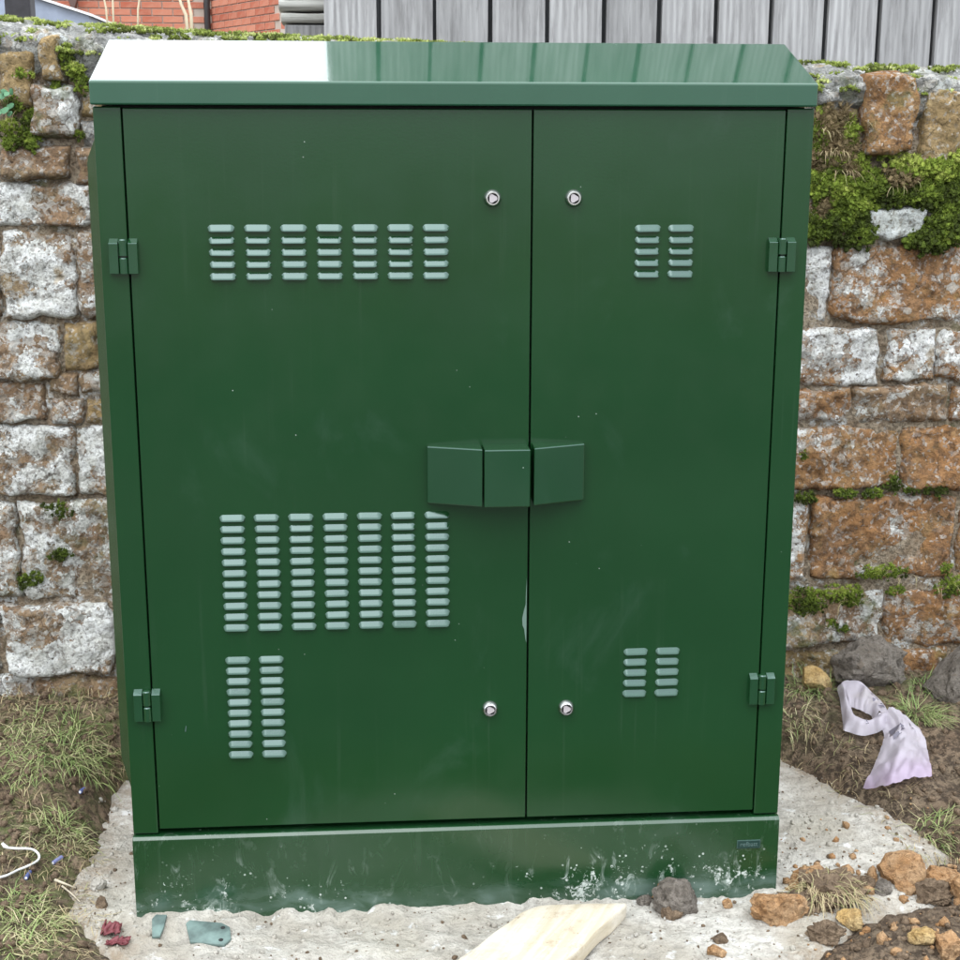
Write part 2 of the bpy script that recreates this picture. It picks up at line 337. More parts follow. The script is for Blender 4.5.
def m_wood(name, c1, c2, dk, scale=(14, 14, 1.1), big=1.0):
    k = NM(name); c = k.coord(); rv = k.attr('shade', 'OBJECT')
    off = k.n('ShaderNodeCombineXYZ'); k.set(off.inputs[0], k.math('MULTIPLY', rv, 9)); k.set(off.inputs[2], k.math('MULTIPLY', rv, 5))
    ad = k.n('ShaderNodeVectorMath'); ad.operation = 'ADD'; k.set(ad.inputs[0], c); k.set(ad.inputs[1], off.outputs[0])
    mp = k.n('ShaderNodeMapping'); k.set(mp.inputs[0], ad.outputs[0]); mp.inputs['Scale'].default_value = scale; v = mp.outputs[0]
    wv = k.n('ShaderNodeTexWave'); wv.bands_direction = 'X'; k.set(wv.inputs['Vector'], v); wv.inputs['Scale'].default_value = 1.3*big
    wv.inputs['Distortion'].default_value = 7; wv.inputs['Detail'].default_value = 3; wv.inputs['Detail Scale'].default_value = 1.0
    f = k.noise(v, 5*big, 6, .7); g = k.noise(v, 1.1*big, 4, .6)
    col = k.mix(k.ramp(g, .3, .7), c1, c2)
    col = k.mix(k.math('MULTIPLY', wv.outputs['Fac'], k.ramp(rv, 0, 1, .25, .55)), col, tuple(.62*x for x in c1))
    col = k.mix(k.ramp(f, .55, .34, 0, .5), col, dk)
    kn = k.ramp(k.voro(ad.outputs[0], 5.5), .085, .05); col = k.mix(k.math('MULTIPLY', kn, .55), col, dk)
    tone = k.math('ADD', k.math('MULTIPLY', rv, .35), .82)
    hv = k.n('ShaderNodeHueSaturation'); k.set(hv.inputs['Color'], col); k.set(hv.inputs['Value'], tone)
    return k.fin(hv.outputs[0], .82, k.bump(k.math('ADD', f, k.math('MULTIPLY', wv.outputs['Fac'], .5)), .45, .004), .25)
M_FENCE = m_wood('weathered_timber', (.275, .27, .27), (.385, .38, .38), (.11, .105, .105))
M_PLANK = m_wood('old_silver_timber', (.40, .40, .37), (.52, .51, .47), (.13, .13, .11), (1.2, 16, 22))

def m_pale():
    k = NM('fresh_softwood_stained'); c = k.coord(); mp = k.n('ShaderNodeMapping'); k.set(mp.inputs[0], c); mp.inputs['Rotation'].default_value = (0, 0, rad(-60)); mq = k.n('ShaderNodeMapping'); k.set(mq.inputs[0], mp.outputs[0]); mq.inputs['Scale'].default_value = (2.5, 30, 20); mp = mq
    g = k.noise(mp.outputs[0], 1.6, 5, .65, .6); col = k.mix(k.ramp(g, .35, .65), (.46, .395, .29), (.55, .495, .40))
    col = k.mix(k.ramp(k.noise(c, 16, 6, .7), .54, .70, 0, .65), col, (.30, .225, .15)); col = k.mix(k.ramp(k.noise(c, 7, 4), .55, .68, 0, .5), col, (.62, .59, .54))
    col = k.mix(k.ramp(k.noise(c, 70, 5, .7), .62, .70, 0, .7), col, (.20, .14, .09))
    return k.fin(col, .85, k.bump(k.math('ADD', g, k.noise(c, 60, 4, .7)), .6, .005), .2)
M_PALE = m_pale()

# ------------------------------------------------------------------ ground levels
ZC = -0.165
WY = 0.85                                 # face of the stone wall
CP_PX = [(122, 770), (100, 793), (90, 815), (86, 850), (66, 893), (62, 915), (84, 938), (112, 962), (180, 1010), (420, 1080), (700, 1040), (812, 965), (842, 938), (880, 918), (990, 902), (985, 880), (935, 868), (945, 845), (905, 822), (852, 792), (808, 766), (770, 752)]
CPOLY = [tuple(atz(a, b, ZC)[:2]) for a, b in CP_PX]
CPOLY = CPOLY[:-1] + [CPOLY[-1], (1.1, .62), (.1, .62)]
def _sd_grid():                           # signed distance to the concrete outline, inside positive
    gx = np.arange(-1.2, 2.62, .01); gy = np.arange(-.9, 1.06, .01); X, Y = np.meshgrid(gx, gy)
    ins = np.zeros(X.shape, bool); d = np.full(X.shape, 9.0); n = len(CPOLY)
    for i in range(n):
        x1, y1 = CPOLY[i]; x2, y2 = CPOLY[(i+1) % n]
        if y1 != y2: ins ^= ((y1 > Y) != (y2 > Y)) & (X < (x2-x1)*(Y-y1)/(y2-y1)+x1)
        dx, dy = x2-x1, y2-y1; t = np.clip(((X-x1)*dx+(Y-y1)*dy)/(dx*dx+dy*dy), 0, 1)
        d = np.minimum(d, np.hypot(X-x1-t*dx, Y-y1-t*dy))
    return np.where(ins, d, -d).tolist(), len(gx), len(gy)
SDG, SNX, SNY = _sd_grid()
def sdist(x, y):
    fx = min(SNX-1.001, max(0, (x+1.2)*100)); fy = min(SNY-1.001, max(0, (y+.9)*100)); i, j = int(fx), int(fy); fx -= i; fy -= j
    a, b = SDG[j], SDG[j+1]
    return (a[i]*(1-fx)+a[i+1]*fx)*(1-fy)+(b[i]*(1-fx)+b[i+1]*fx)*fy
def h_conc(x, y):
    d = sdist(x, y) + .030*fbm(x*9, y*9, 2.2, 3)
    z = ZC + .009*fbm(x*6, y*6, 1.7, 4) + .005*fbm(x*30, y*30, 5.1, 3)
    if -.09 < y < .03 and -.02 < x < 1.22:                         # ragged lip of spilled concrete against the plinth
        z += .024*max(0, fbm(x*17, 3.3, .4, 4)+.18)*sst(-.09, -.012, y)
    if x < .05 and y > .1: z -= .02*sst(.1, .5, y)
    return z - .06*sst(.02, -.05, d)
def h_soil(x, y):
    d = sdist(x, y)
    z = ZC - .035*sst(-.02, .06, d) + .03*sst(.0, -.11, d) + .088*sst(.05, .85, y)*sst(.05, -.05, d)
    z += .016*fbm(x*5, y*5, 9.1, 4) + .010*fbm(x*17, y*17, 3.1, 4) + .008*fbm(x*40, y*40, 7.1, 4)
    if x > 1.5: z -= .06*math.exp(-((x-1.62)**2+(y-.17)**2)/.0035)   # little hole by the rubble
    if x < 0: z -= .030*math.exp(-((x+.085)**2)/.004)*sst(.35, .6, y)*sst(.85, .7, y)
    return z
def ground(x, y):
    d = sdist(x, y)
    if d < -.10: return h_soil(x, y)
    if d > .10: return h_conc(x, y)
    return max(h_conc(x, y), h_soil(x, y))
def gp(px, py, up=0.0):                   # pixel -> point on the ground surface
    d = ray(px, py); t = (.10-CAM[2])/d[2]; lo = t
    while t < 6:
        p = CAM + d*t
        if p[2] < ground(p[0], p[1]) + up: break
        lo = t; t += .03
    hi = t
    for _ in range(6):
        m = (lo+hi)/2; p = CAM + d*m
        if p[2] < ground(p[0], p[1]) + up: hi = m
        else: lo = m
    return CAM + d*hi
def grid(name, x0, x1, y0, y1, st, hf, mat, keep=None, attr=None):
    nx = int((x1-x0)/st)+1; ny = int((y1-y0)/st)+1
    V = []; F = []; A = []
    for j in range(ny):
        for i in range(nx):
            x = x0+i*st; y = y0+j*st
            V.append((x, y, hf(x, y)))
            if attr: A.append(attr(x, y))
    for j in range(ny-1):
        for i in range(nx-1):
            a = j*nx+i
            if keep is None or keep(V[a]): F.append((a, a+1, a+nx+1, a+nx))
    o = meshobj(name, V, F, mat)
    if attr:
        at_ = o.data.attributes.new('green', 'FLOAT', 'POINT'); at_.data.foreach_set('value', np.asarray(A, dtype=np.float32))
    return o
GX0, GX1, GY0 = -1.05, 2.45, -.75
def edge_dip(x, y): return .05*(1-min(1, min(x-GX0, GX1-x, y-GY0)/.12))
def green_amt(x, y):
    if x < .0: return .95*sst(.0, -.15, x)*(.4+.6*sst(-.3, .3, fbm(x*4, y*4, 6, 3)))
    return .5*sst(.45, .8, y)
o = grid('soil', GX0, GX1, GY0, .90, .0095, lambda x, y: h_soil(x, y)-edge_dip(x, y), M_SOIL, attr=green_amt)
struct(o, 'bare brown soil banked up against the foot of the stone wall', 'soil')
def _keep(v): return v[2] > ZC-.055
o = grid('concrete', -.36, 1.85, -.55, .66, .008, h_conc, M_CONC, keep=_keep, attr=lambda x, y: sst(.12, -.02, sdist(x, y)+.05*fbm(x*7, y*7, 3, 3)))
struct(o, 'pale rough concrete spilled round the foot of the cabinet', 'concrete')
def sheet(name, x0, x1, y0, y1, z, mat, label, cat):
    o = meshobj(name, [(x0, y0, z), (x1, y0, z), (x1, y1, z), (x0, y1, z)], [(0, 1, 2, 3)], mat, smooth=False)
    return struct(o, label, cat)
M_GROUND = simple('earth', (.13, .11, .075), .95, nscale=3)
M_ASPH = simple('asphalt', (.042, .042, .044), .9, nscale=30)
M_PAVE = simple('footway_asphalt', (.05, .049, .048), .9, nscale=24)
sheet('ground', -150, 150, -150, 300, -.29, M_GROUND, 'open ground reaching to the horizon', 'ground')
bm = box(bmesh.new(), -30, 30, -3.1, -.72, -.28, -.195, .01); struct(bmobj('pavement', bm, M_PAVE), 'grey asphalt footway in front of the cabinet', 'pavement')
bm = box(bmesh.new(), -30, 30, -3.24, -3.104, -.285, -.192, .015); struct(bmobj('kerb', bm, M_CONC), 'concrete kerb along the footway', 'kerb')
sheet('road', -30, 30, -9.5, -3.244, -.284, M_ASPH, 'dark asphalt road beyond the footway', 'road')
bm = box(bmesh.new(), -40, 40, 1.26, 60, -.28, .95); struct(bmobj('garden_ground', bm, M_GROUND), 'raised garden earth behind the stone wall', 'ground')

# ------------------------------------------------------------------ the cabinet
W, H, DEP = 1.2, 1.292, .42
cab = empty('street_cabinet', (0, 0, 0))
tag(cab, 'dark green metal street cabinet with two louvred doors and sloping lid', 'cabinet')
# carcass: side posts, back, top, floor
bm = bmesh.new()
box(bm, 0, .0450, 0, .05, 0, H-.001, .0022); box(bm, 1.1535, W, 0, .05, 0, H-.001, .0022)
box(bm, .0005, .02, .051, DEP-.002, .001, H-.004, .002); box(bm, W-.02, W-.0005, .051, DEP-.002, .001, H-.004, .002)
box(bm, .021, W-.021, DEP-.02, DEP-.003, .001, H-.004, .002)
bmobj('carcass', bm, M_PAINT, cab)
bmobj('interior', box(bmesh.new(), .022, W-.022, .026, DEP-.022, .002, H-.005), M_DARK, cab)
# bulging cover on the left flank
def side_cover(sgn, xs):
    bm = bmesh.new(); t = .024*sgn
    A = [(xs, .012, .075), (xs, .40, .075), (xs, .40, 1.245), (xs, .012, 1.245)]
    B = [(xs+t, .055, .125), (xs+t, .36, .125), (xs+t, .36, 1.205), (xs+t, .055, 1.205)]
    a = [bm.verts.new(p) for p in A]; b = [bm.verts.new(p) for p in B]
    for i in range(4): bm.faces.new((a[i], a[(i+1) % 4], b[(i+1) % 4], b[i]))
    bm.faces.new(b); bm.faces.new(a[::-1])
    bmesh.ops.bevel(bm, geom=list(bm.edges), offset=.004, segments=2, affect='EDGES')
    return bmobj('side_cover', bm, M_PAINT, cab)
side_cover(-1, 0.0)
# lid
bm = bmesh.new()
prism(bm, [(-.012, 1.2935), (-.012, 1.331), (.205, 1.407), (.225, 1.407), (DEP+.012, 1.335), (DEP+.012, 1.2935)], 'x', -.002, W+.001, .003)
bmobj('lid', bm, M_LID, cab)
bmobj('lid_shadow_gap', box(bmesh.new(), .012, W-.012, .018, DEP-.02, 1.2855, 1.2932), M_DARK, cab)
# plinth, sinking into the concrete
bm = bmesh.new()
prism(bm, [(-.010, -.30), (-.010, -.0085), (-.004, -.0035), (DEP-.004, -.0035), (DEP-.004, -.30)], 'x', -.001, W+.001, .0012)
pl = bmobj('plinth', bm, M_PLINTH, cab)
# badge
bd = bmobj('badge', box(bmesh.new(), 1.121, 1.166, -.0118, -.0095, -.0645, -.0475, .0006), simple('badge_rim', (.03, .065, .055), .5), cab)
bmobj('badge_face', box(bmesh.new(), 1.1225, 1.1645, -.0124, -.0112, -.063, -.049), M_BADGE, bd)
cu = bpy.data.curves.new('t', 'FONT'); cu.body = 'refbatt'; cu.size = .0125; cu.align_x = 'CENTER'; cu.extrude = .0002
to = bpy.data.objects.new('t', cu); COL.objects.link(to); bpy.context.view_layer.update()
me = bpy.data.meshes.new_from_object(to.evaluated_get(bpy.context.evaluated_depsgraph_get())); bpy.data.objects.remove(to)
me.materials.clear(); me.materials.append(M_BADGE_TXT)
to = link(bpy.data.objects.new('lettering', me), bd); to.location = (1.1435, -.0128, -.0592); to.rotation_euler = (rad(90), 0, 0)

def louvre_mesh():
    V = []; F = []; nu, nv = 14, 6; hw, hh, p = .0215, .0055, .0066
    for j in range(nv+1):
        v = j/nv                                  # 0 top, 1 bottom lip
        for i in range(nu+1):
            u = -1+2*i/nu
            e = max(0, (abs(u)-.74)/.26)          # rounded ends
            wf = 1.0
            prof = min(1, v*1.12)
            y = -p*prof*math.sqrt(max(0, 1-e*e))
            z = hh - 2*hh*(v*(1-.62*e*e)+.36*e*e)
            V.append((u*hw*wf, y-.0002, z))
    n = nu+1
    for j in range(nv):
        for i in range(nu): F.append((j*n+i, (j+1)*n+i, (j+1)*n+i+1, j*n+i+1))
    k = len(V)                                    # underside, slightly recessed
    for i in range(nu+1):
        x, y, z = V[nv*n+i]; V.append((x, min(-.0004, y+.0018), z+.0004))
    for i in range(nu+1):
        x, y, z = V[nv*n+i]; V.append((x*.94, .0005, z+.0045))
    for i in range(nu):
        F.append((nv*n+i, k+i, k+i+1, nv*n+i+1)); F.append((k+i, k+n+i, k+n+i+1, k+i+1))
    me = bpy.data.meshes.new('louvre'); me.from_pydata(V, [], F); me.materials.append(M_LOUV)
    for q, f in enumerate(me.polygons): f.use_smooth = True
    me.set_sharp_from_angle(angle=rad(50)); me.update(); return me
LM = louvre_mesh()
rl = random.Random(3)
def louvres(door, xs, z0, z1, n):
    for x in xs:
        for i in range(n):
            o = link(bpy.data.objects.new('louvre', LM), door)
            o.location = (x+rl.uniform(-.0005, .0005), 0, z0+(z1-z0)*i/(n-1)); o.rotation_euler = (rl.uniform(-.03, .03), rl.uniform(-.012, .012), 0)
            s = 1.03 if i in (0, n-1) else 1.0; o.scale = (s, rl.uniform(.94, 1.06), s)
def lock(door, x, z):
    bm = bmesh.new(); lathe_y(bm, [(.0150, .0005), (.0150, -.0012), (.0138, -.0045), (.0118, -.0095), (.0108, -.0105), (.0090, -.0105), (.0087, -.0098)], x, z, 36); lathe_y(bm, [(.0087, -.0098), (.0085, -.0050), (.0001, -.0050)], x, z, 36, 2)
    l = bmobj('lock', bm, [M_STEEL, M_CORE, M_DARK], door, True, 40)
    bm = bmesh.new(); n = 18
    poly = [(x+(.0068+.0012*math.cos(3*a))*math.cos(a), z+(.0068+.0012*math.cos(3*a))*math.sin(a)) for a in [2*math.pi*i/n+.5 for i in range(n)]]
    return l, poly
def make_door(x0, x1, label):
    bm = box(bmesh.new(), x0, x1, .0, .022, .0085, 1.2885, .0016, 2)
    d = bmobj('door', bm, M_PAINT, cab); d['label'] = label; return d
dl = make_door(.0478, .7202, 'wide left door'); dr = make_door(.7232, 1.1508, 'narrow right door')
# locks
for d, x, z in ((dl, .6545, 1.143), (dr, .7922, 1.143), (dl, .6535, .2265), (dr, .7935, .2245)):
    l, poly = lock(d, x, z)
    # dark recess ring and tri-lobed core sit inside the same lock mesh
    bm = bmesh.new(); bm.from_mesh(l.data)
    A = [bm.verts.new((px, -.0088, pz)) for px, pz in poly]; B = [bm.verts.new((px, -.0060, pz)) for px, pz in poly]
    f = bm.faces.new(A); f.material_index = 1
    for i in range(len(poly)):
        f = bm.faces.new((A[i], B[i], B[(i+1) % len(poly)], A[(i+1) % len(poly)])); f.material_index = 1
    bmesh.ops.recalc_face_normals(bm, faces=bm.faces); bm.to_mesh(l.data); bm.free()
LX = [.2005+.0597*i for i in range(7)]
louvres(dl, LX, 1.0945, 1.0145, 5); louvres(dl, LX, .5945, .3935, 11); louvres(dl, LX[:2], .3325, .1515, 10)
louvres(dr, [.9205, .9785], 1.0925, 1.0150, 5); louvres(dr, [.9195, .9790], .3305, .2500, 5)
# handle: wedge and flat block on the left door, wedge on the right door
def slab(door, pts_y, z0, z1, name):
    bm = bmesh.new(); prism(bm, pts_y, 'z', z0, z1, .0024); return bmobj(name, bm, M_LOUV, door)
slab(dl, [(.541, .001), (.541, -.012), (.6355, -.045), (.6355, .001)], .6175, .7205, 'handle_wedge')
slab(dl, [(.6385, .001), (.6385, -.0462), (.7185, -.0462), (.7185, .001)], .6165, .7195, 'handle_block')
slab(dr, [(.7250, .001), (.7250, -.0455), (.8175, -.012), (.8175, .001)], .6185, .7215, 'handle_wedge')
# chipped edge and scratch on the left door
meshobj('paint_chip', [(.7188, -.0008, .475), (.7176, -.0008, .45), (.7172, -.0008, .425), (.7138, -.0008, .412), (.7112, -.0008, .398), (.7120, -.0008, .385), (.7150, -.0008, .378), (.7172, -.0008, .36), (.7188, -.0008, .352), (.7190, -.0008, .38)], [(9, 8, 7, 6, 5, 4, 3, 2, 1, 0)], M_SCRATCH, dl, False)
meshobj('scratch', [(.1020, -.0012, .198), (.1035, -.0012, .1985), (.1050, -.0012, .209), (.1038, -.0012, .2095)], [(0, 1, 2, 3)], M_BADGE_TXT, dl, False)
# hinges
def hinge(cx, cz, doorside):
    e = bpy.data.objects.new('hinge', None); link(e, cab); e.location = (cx, 0, cz); e.empty_display_size = .02
    hw, hh = .0235, .029; s = doorside
    def leaf(x0, x1):
        bm = bmesh.new(); prism(bm, [(.001, hh+.0005), (-.0115, hh-.0075), (-.0115, -hh), (.001, -hh)], 'x', x0, x1, .0007)
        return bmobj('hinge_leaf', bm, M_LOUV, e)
    leaf(-hw, -.0082); leaf(.0082, hw)
    for z0, z1, sd in ((.0012, hh-.0005, -1), (-hh+.0004, -.0018, 1)):
        bm = bmesh.new(); tube(bm, [(0, -.0075, z0), (0, -.0075, z1-.002), (0, -.0075, z1)], [.0074, .0074, .0058], 20)
        box(bm, -.0081 if sd < 0 else -.006, .006 if sd < 0 else .0081, -.0065, .001, z0+.0003, z1-.0025, 0)
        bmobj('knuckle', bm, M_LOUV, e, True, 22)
    return e
hinge(.0385, 1.049, 1); hinge(1.1535, 1.047, -1); hinge(.0385, .2525, 1); hinge(1.1555, .2535, -1)

# ------------------------------------------------------------------ stone wall
_wt = [at(a, b, WY+.10) for a, b in [(-60, 10), (0, 12), (100, 19), (160, 24), (300, 31), (500, 41), (650, 49), (800, 57), (960, 63), (1030, 64)]]
_wx = [p[0] for p in _wt]; _wz = [p[2]-.026 for p in _wt]
def wtop(x): return float(np.interp(x, _wx, _wz))
wall = empty('stone_wall', (0, WY, 0))
tag(wall, 'old ironstone wall with white lichen and moss behind the green cabinet', 'wall')
V = []; F = []
xs_ = np.arange(-1.6, 3.2, .02); zs_ = np.linspace(-.3, 1, 48)
for z in zs_:
    for x in xs_:
        zt = -.3+(z+.3)/1.3*(wtop(x)-.05+.3); V.append((x, .0085+.010*fbm(x*11, zt*11, .3, 4)+.006*fbm(x*40, zt*40, 2.3, 3), zt))
n = len(xs_)
for j in range(len(zs_)-1):
    for i in range(n-1): F.append((j*n+i, j*n+i+1, (j+1)*n+i+1, (j+1)*n+i))
meshobj('mortar_face', V, F, M_MORTAR, wall)
bmobj('wall_core', box(bmesh.new(), -1.6, 3.2, .07, .40, -.3, 1.33), M_MORTAR, wall)
sr = random.Random(11); NST = [0]
def stone(x0, x1, z0, z1, mat, lich=.5, shade=None, proud=.0085, mossy=.15, rough=1.0, tilt=0.0, st=.0068, corner=.025):
    NST[0] += 1; sd = NST[0]*3.17
    w_, h_ = x1-x0, z1-z0; cx, cz = (x0+x1)/2, (z0+z1)/2
    nu = max(6, int(w_/st)); nv = max(6, int(h_/st)); V = []; F = []
    tx, tz = sr.uniform(-.035, .035), sr.uniform(-.05, .05); ct, sn = math.cos(tilt), math.sin(tilt)
    def pt(i, j, back=0.0):
        u = -1+2*i/nu; v = -1+2*j/nv
        uu = u*(1-corner*abs(v)**5); vv = v*(1-corner*1.3*abs(u)**5)
        x = uu*w_/2; z = vv*h_/2
        ed = min((1-abs(u))*w_/2, (1-abs(v))*h_/2)
        e = min(1, ed/.011); rnd = 1-(1-e)**2
        x0_, z0_ = x, z; x += .013*rough*fbm(cx*3+x0_*15, sd, z0_*15, 4); z += .012*rough*fbm(sd, x0_*15, cz*3+z0_*15, 4)
        big = fbm(x*6+sd, z*6, sd, 3); fin = fbm(x*26, z*26, sd, 4)
        led = fbm(x*4+sd*2, z*9, 1.1, 2); led = (math.floor(led*6)/6)*.6+led*.4
        pit = max(0, fbm(x*44, z*44, sd+4, 3)-.22)
        y = -proud*rnd - (.010*big + .0062*fin + .011*led - .011*pit)*rough*(.40+.60*rnd) + tx*x + tz*z + (1-rnd)*.007
        return (x*ct-z*sn, y+back, x*sn+z*ct)
    for j in range(nv+1):
        for i in range(nu+1): V.append(pt(i, j))
    n = nu+1
    for j in range(nv):
        for i in range(nu): F.append((j*n+i, j*n+i+1, (j+1)*n+i+1, (j+1)*n+i))
    ring = [i for i in range(n)] + [j*n+nu for j in range(1, nv+1)] + [nv*n+i for i in range(nu-1, -1, -1)] + [j*n for j in range(nv-1, 0, -1)]
    k = len(V)
    for q in ring: x, y, z = V[q]; V.append((x*.985, .075, z*.985))
    m = len(ring)
    for a in range(m): F.append((ring[(a+1) % m], ring[a], k+a, k+(a+1) % m))
    o = meshobj('stone', V, F, mat, wall); o.location = (cx, 0, cz)
    o['lichen'] = float(lich); o['shade'] = float(sr.random() if shade is None else shade); o['mossy'] = float(mossy)
    return o
def pstone(px0, px1, py0, py1, mat, lich=.5, **kw):       # stone traced by its pixel rectangle on the wall face
    a = at(px0, py1, WY-.01); b = at(px1, py0, WY-.01); c = at(px0, py0, WY-.01); d = at(px1, py1, WY-.01)
    x0 = (a[0]+c[0])/2; x1 = (b[0]+d[0])/2; z0 = (a[2]+d[2])/2; z1 = (b[2]+c[2])/2; g = .0005
    return stone(x0+g, x1-g, z0+g, z1-g, mat, lich, **kw)
Lm, Rm, Tm = M_ST_L, M_ST_R, M_ST_T
# left of the cabinet
for a in [(-70, -8, 45, 140, Tm, .15), (-5, 33, 50, 108, Tm, .1, dict(shade=.5)), (38, 62, 36, 84, Tm, .2, dict(shade=.1, proud=.03, corner=.1)), (30, 78, 84, 140, Lm, .55, dict(proud=.028, mossy=.6, shade=.8, corner=.12)),
          (78, 104, 52, 84, M_CAP, .1), (80, 110, 90, 118, Tm, .2), (80, 112, 119, 147, M_CAP, .5),
          (-90, -2, 150, 182, Lm, .5), (-2, 69, 147, 181, Lm, .52, dict(shade=.6, proud=.022)), (72, 130, 148, 184, Lm, .4, dict(shade=.3)),
          (-110, -40, 184, 228, Lm, .6), (-38, 95, 183, 228, Lm, .72, dict(shade=.2)), (97, 180, 187, 230, Lm, .5),
          (-80, -3, 231, 320, Lm, .5), (-2, 76, 230, 320, Lm, .70, dict(shade=.9)), (78, 150, 232, 316, Lm, .56, dict(shade=.7)),
          (-90, -24, 324, 382, Lm, .6), (-22, 60, 323, 382, Lm, .68), (63, 102, 321, 370, Tm, .38, dict(shade=.2)), (104, 170, 322, 370, Lm, .5),
          (-100, -22, 384, 424, Lm, .5), (-20, 47, 384, 424, Lm, .42, dict(shade=.1)), (49, 78, 373, 397, Lm, .6), (79, 130, 371, 396, Lm, .62), (49, 82, 398, 424, Lm, .62), (84, 135, 398, 424, Tm, .42, dict(shade=.0)),
          (-90, -12, 427, 500, Lm, .6), (-10, 73, 426, 498, Lm, .58, dict(shade=.75)), (75, 160, 425, 498, Lm, .72, dict(shade=.4)),
          (-60, 18, 502, 600, Lm, .66, dict(mossy=.4)), (20, 150, 501, 599, Lm, .66, dict(shade=.85, mossy=.45)),
          (-70, 0, 604, 676, Lm, .6), (1, 113, 603, 676, Lm, .70, dict(shade=.5, proud=.022)), (115, 180, 600, 676, Lm, .5),
          (-60, 32, 679, 720, Lm, .7, dict(mossy=.5)), (34, 120, 679, 718, Lm, .3, dict(mossy=.8)), (122, 190, 680, 725, Lm, .3)]:
    pstone(*a[:6], **(a[6] if len(a) > 6 else {}))
# right of the cabinet
for a in [(816, 846, 80, 104, M_CAP, .75, dict(corner=.12)), (862, 917, 72, 158, Rm, .26, dict(shade=.95, proud=.036, corner=.06, mossy=.45)), (921, 985, 86, 172, Tm, .24, dict(shade=.25, proud=.024, mossy=.35)), (988, 1040, 78, 170, Rm, .2),
          (790, 858, 108, 175, Lm, .3, dict(mossy=.9)), (790, 860, 178, 242, Lm, .3, dict(mossy=.9)), (862, 925, 206, 240, Tm, .95, dict(shade=.2, proud=.02)), (864, 960, 176, 204, Lm, .2, dict(mossy=.9)), (928, 1010, 206, 243, Lm, .3, dict(mossy=.9)), (962, 1030, 174, 204, Rm, .4),
          (755, 832, 246, 326, Rm, .86), (834, 985, 245, 324, Rm, .44, dict(shade=.15)), (988, 1060, 246, 324, Rm, .5),
          (770, 882, 330, 387, Rm, .80, dict(shade=.4)), (887, 938, 328, 382, Rm, .66, dict(shade=.5)), (939, 1000, 328, 382, Rm, .56, dict(shade=.3)), (1002, 1070, 328, 384, Rm, .5),
          (775, 853, 389, 423, Rm, .60, dict(shade=.4)), (855, 952, 386, 424, Lm, .52, dict(shade=.4)), (954, 1030, 386, 424, Rm, .45),
          (760, 902, 427, 490, Rm, .40, dict(shade=.75)), (904, 1000, 427, 490, Rm, .26, dict(shade=.05)), (1002, 1070, 428, 490, Rm, .4),
          (740, 809, 497, 582, Rm, .52), (811, 957, 496, 580, Rm, .34, dict(shade=.0)), (959, 1050, 497, 580, Rm, .4),
          (760, 883, 592, 648, Lm, .52, dict(shade=.9, mossy=.7)), (885, 1000, 590, 647, Rm, .46, dict(shade=.2)), (1002, 1070, 592, 647, Rm, .4),
          (770, 842, 652, 690, Tm, .2, dict(mossy=.7)), (844, 950, 651, 690, Rm, .45, dict(mossy=.5)), (952, 1040, 652, 690, Rm, .4)]:
    pstone(*a[:6], **(a[6] if len(a) > 6 else {}))
# rough coursing hidden behind the cabinet
zz = [.00, .15, .235, .42, .50, .62, .80, .93, 1.10, 1.22, 1.40]
for z0, z1 in zip(zz, zz[1:]):
    x = .12+sr.uniform(-.03, .03)
    while x < 1.06:
        w_ = sr.uniform(.15, .30); x1 = min(x+w_, 1.12)
        if x1-x > .05: stone(x+.004, x1-.004, z0+.004, z1-.004, Lm if x < .6 else Rm, sr.uniform(.4, .65), st=.018)
        x = x1
# mortar cap
V = []; F = []; xs_ = np.arange(-1.6, 3.2, .0085)
prof = [(.035, -.105), (-.005, -.075), (-.020, -.048), (-.012, -.020), (.05, .0), (.15, .015), (.28, .01), (.38, -.03), (.42, -.12)]
pp = []
for (y0, z0), (y1, z1) in zip(prof, prof[1:]):
    for t in np.linspace(0, 1, 6)[:-1]: pp.append((y0+(y1-y0)*t, z0+(z1-z0)*t))
for x in xs_:
    for y, z in pp:
        a = .022*fbm(x*9, y*9+4, z*9, 4)+.012*fbm(x*33, y*33, z*33, 4)-.02*max(0, fbm(x*16, y*16, z*40+3, 3)-.15)
        lowp = .055*max(0, fbm(x*5, 1.1, 7.7, 3)+.1) if z < -.06 else 0
        V.append((x+.005*nz(x*30, y*30, 2), y-a*.8, wtop(x)+z+a*.45-lowp))
n = len(pp)
for i in range(len(xs_)-1):
    for j in range(n-1): F.append((i*n+j, (i+1)*n+j, (i+1)*n+j+1, i*n+j+1))
o = meshobj('mortar_cap', V, F, M_CAP, wall); o['lichen'] = .50; o['shade'] = .4; o['mossy'] = .55

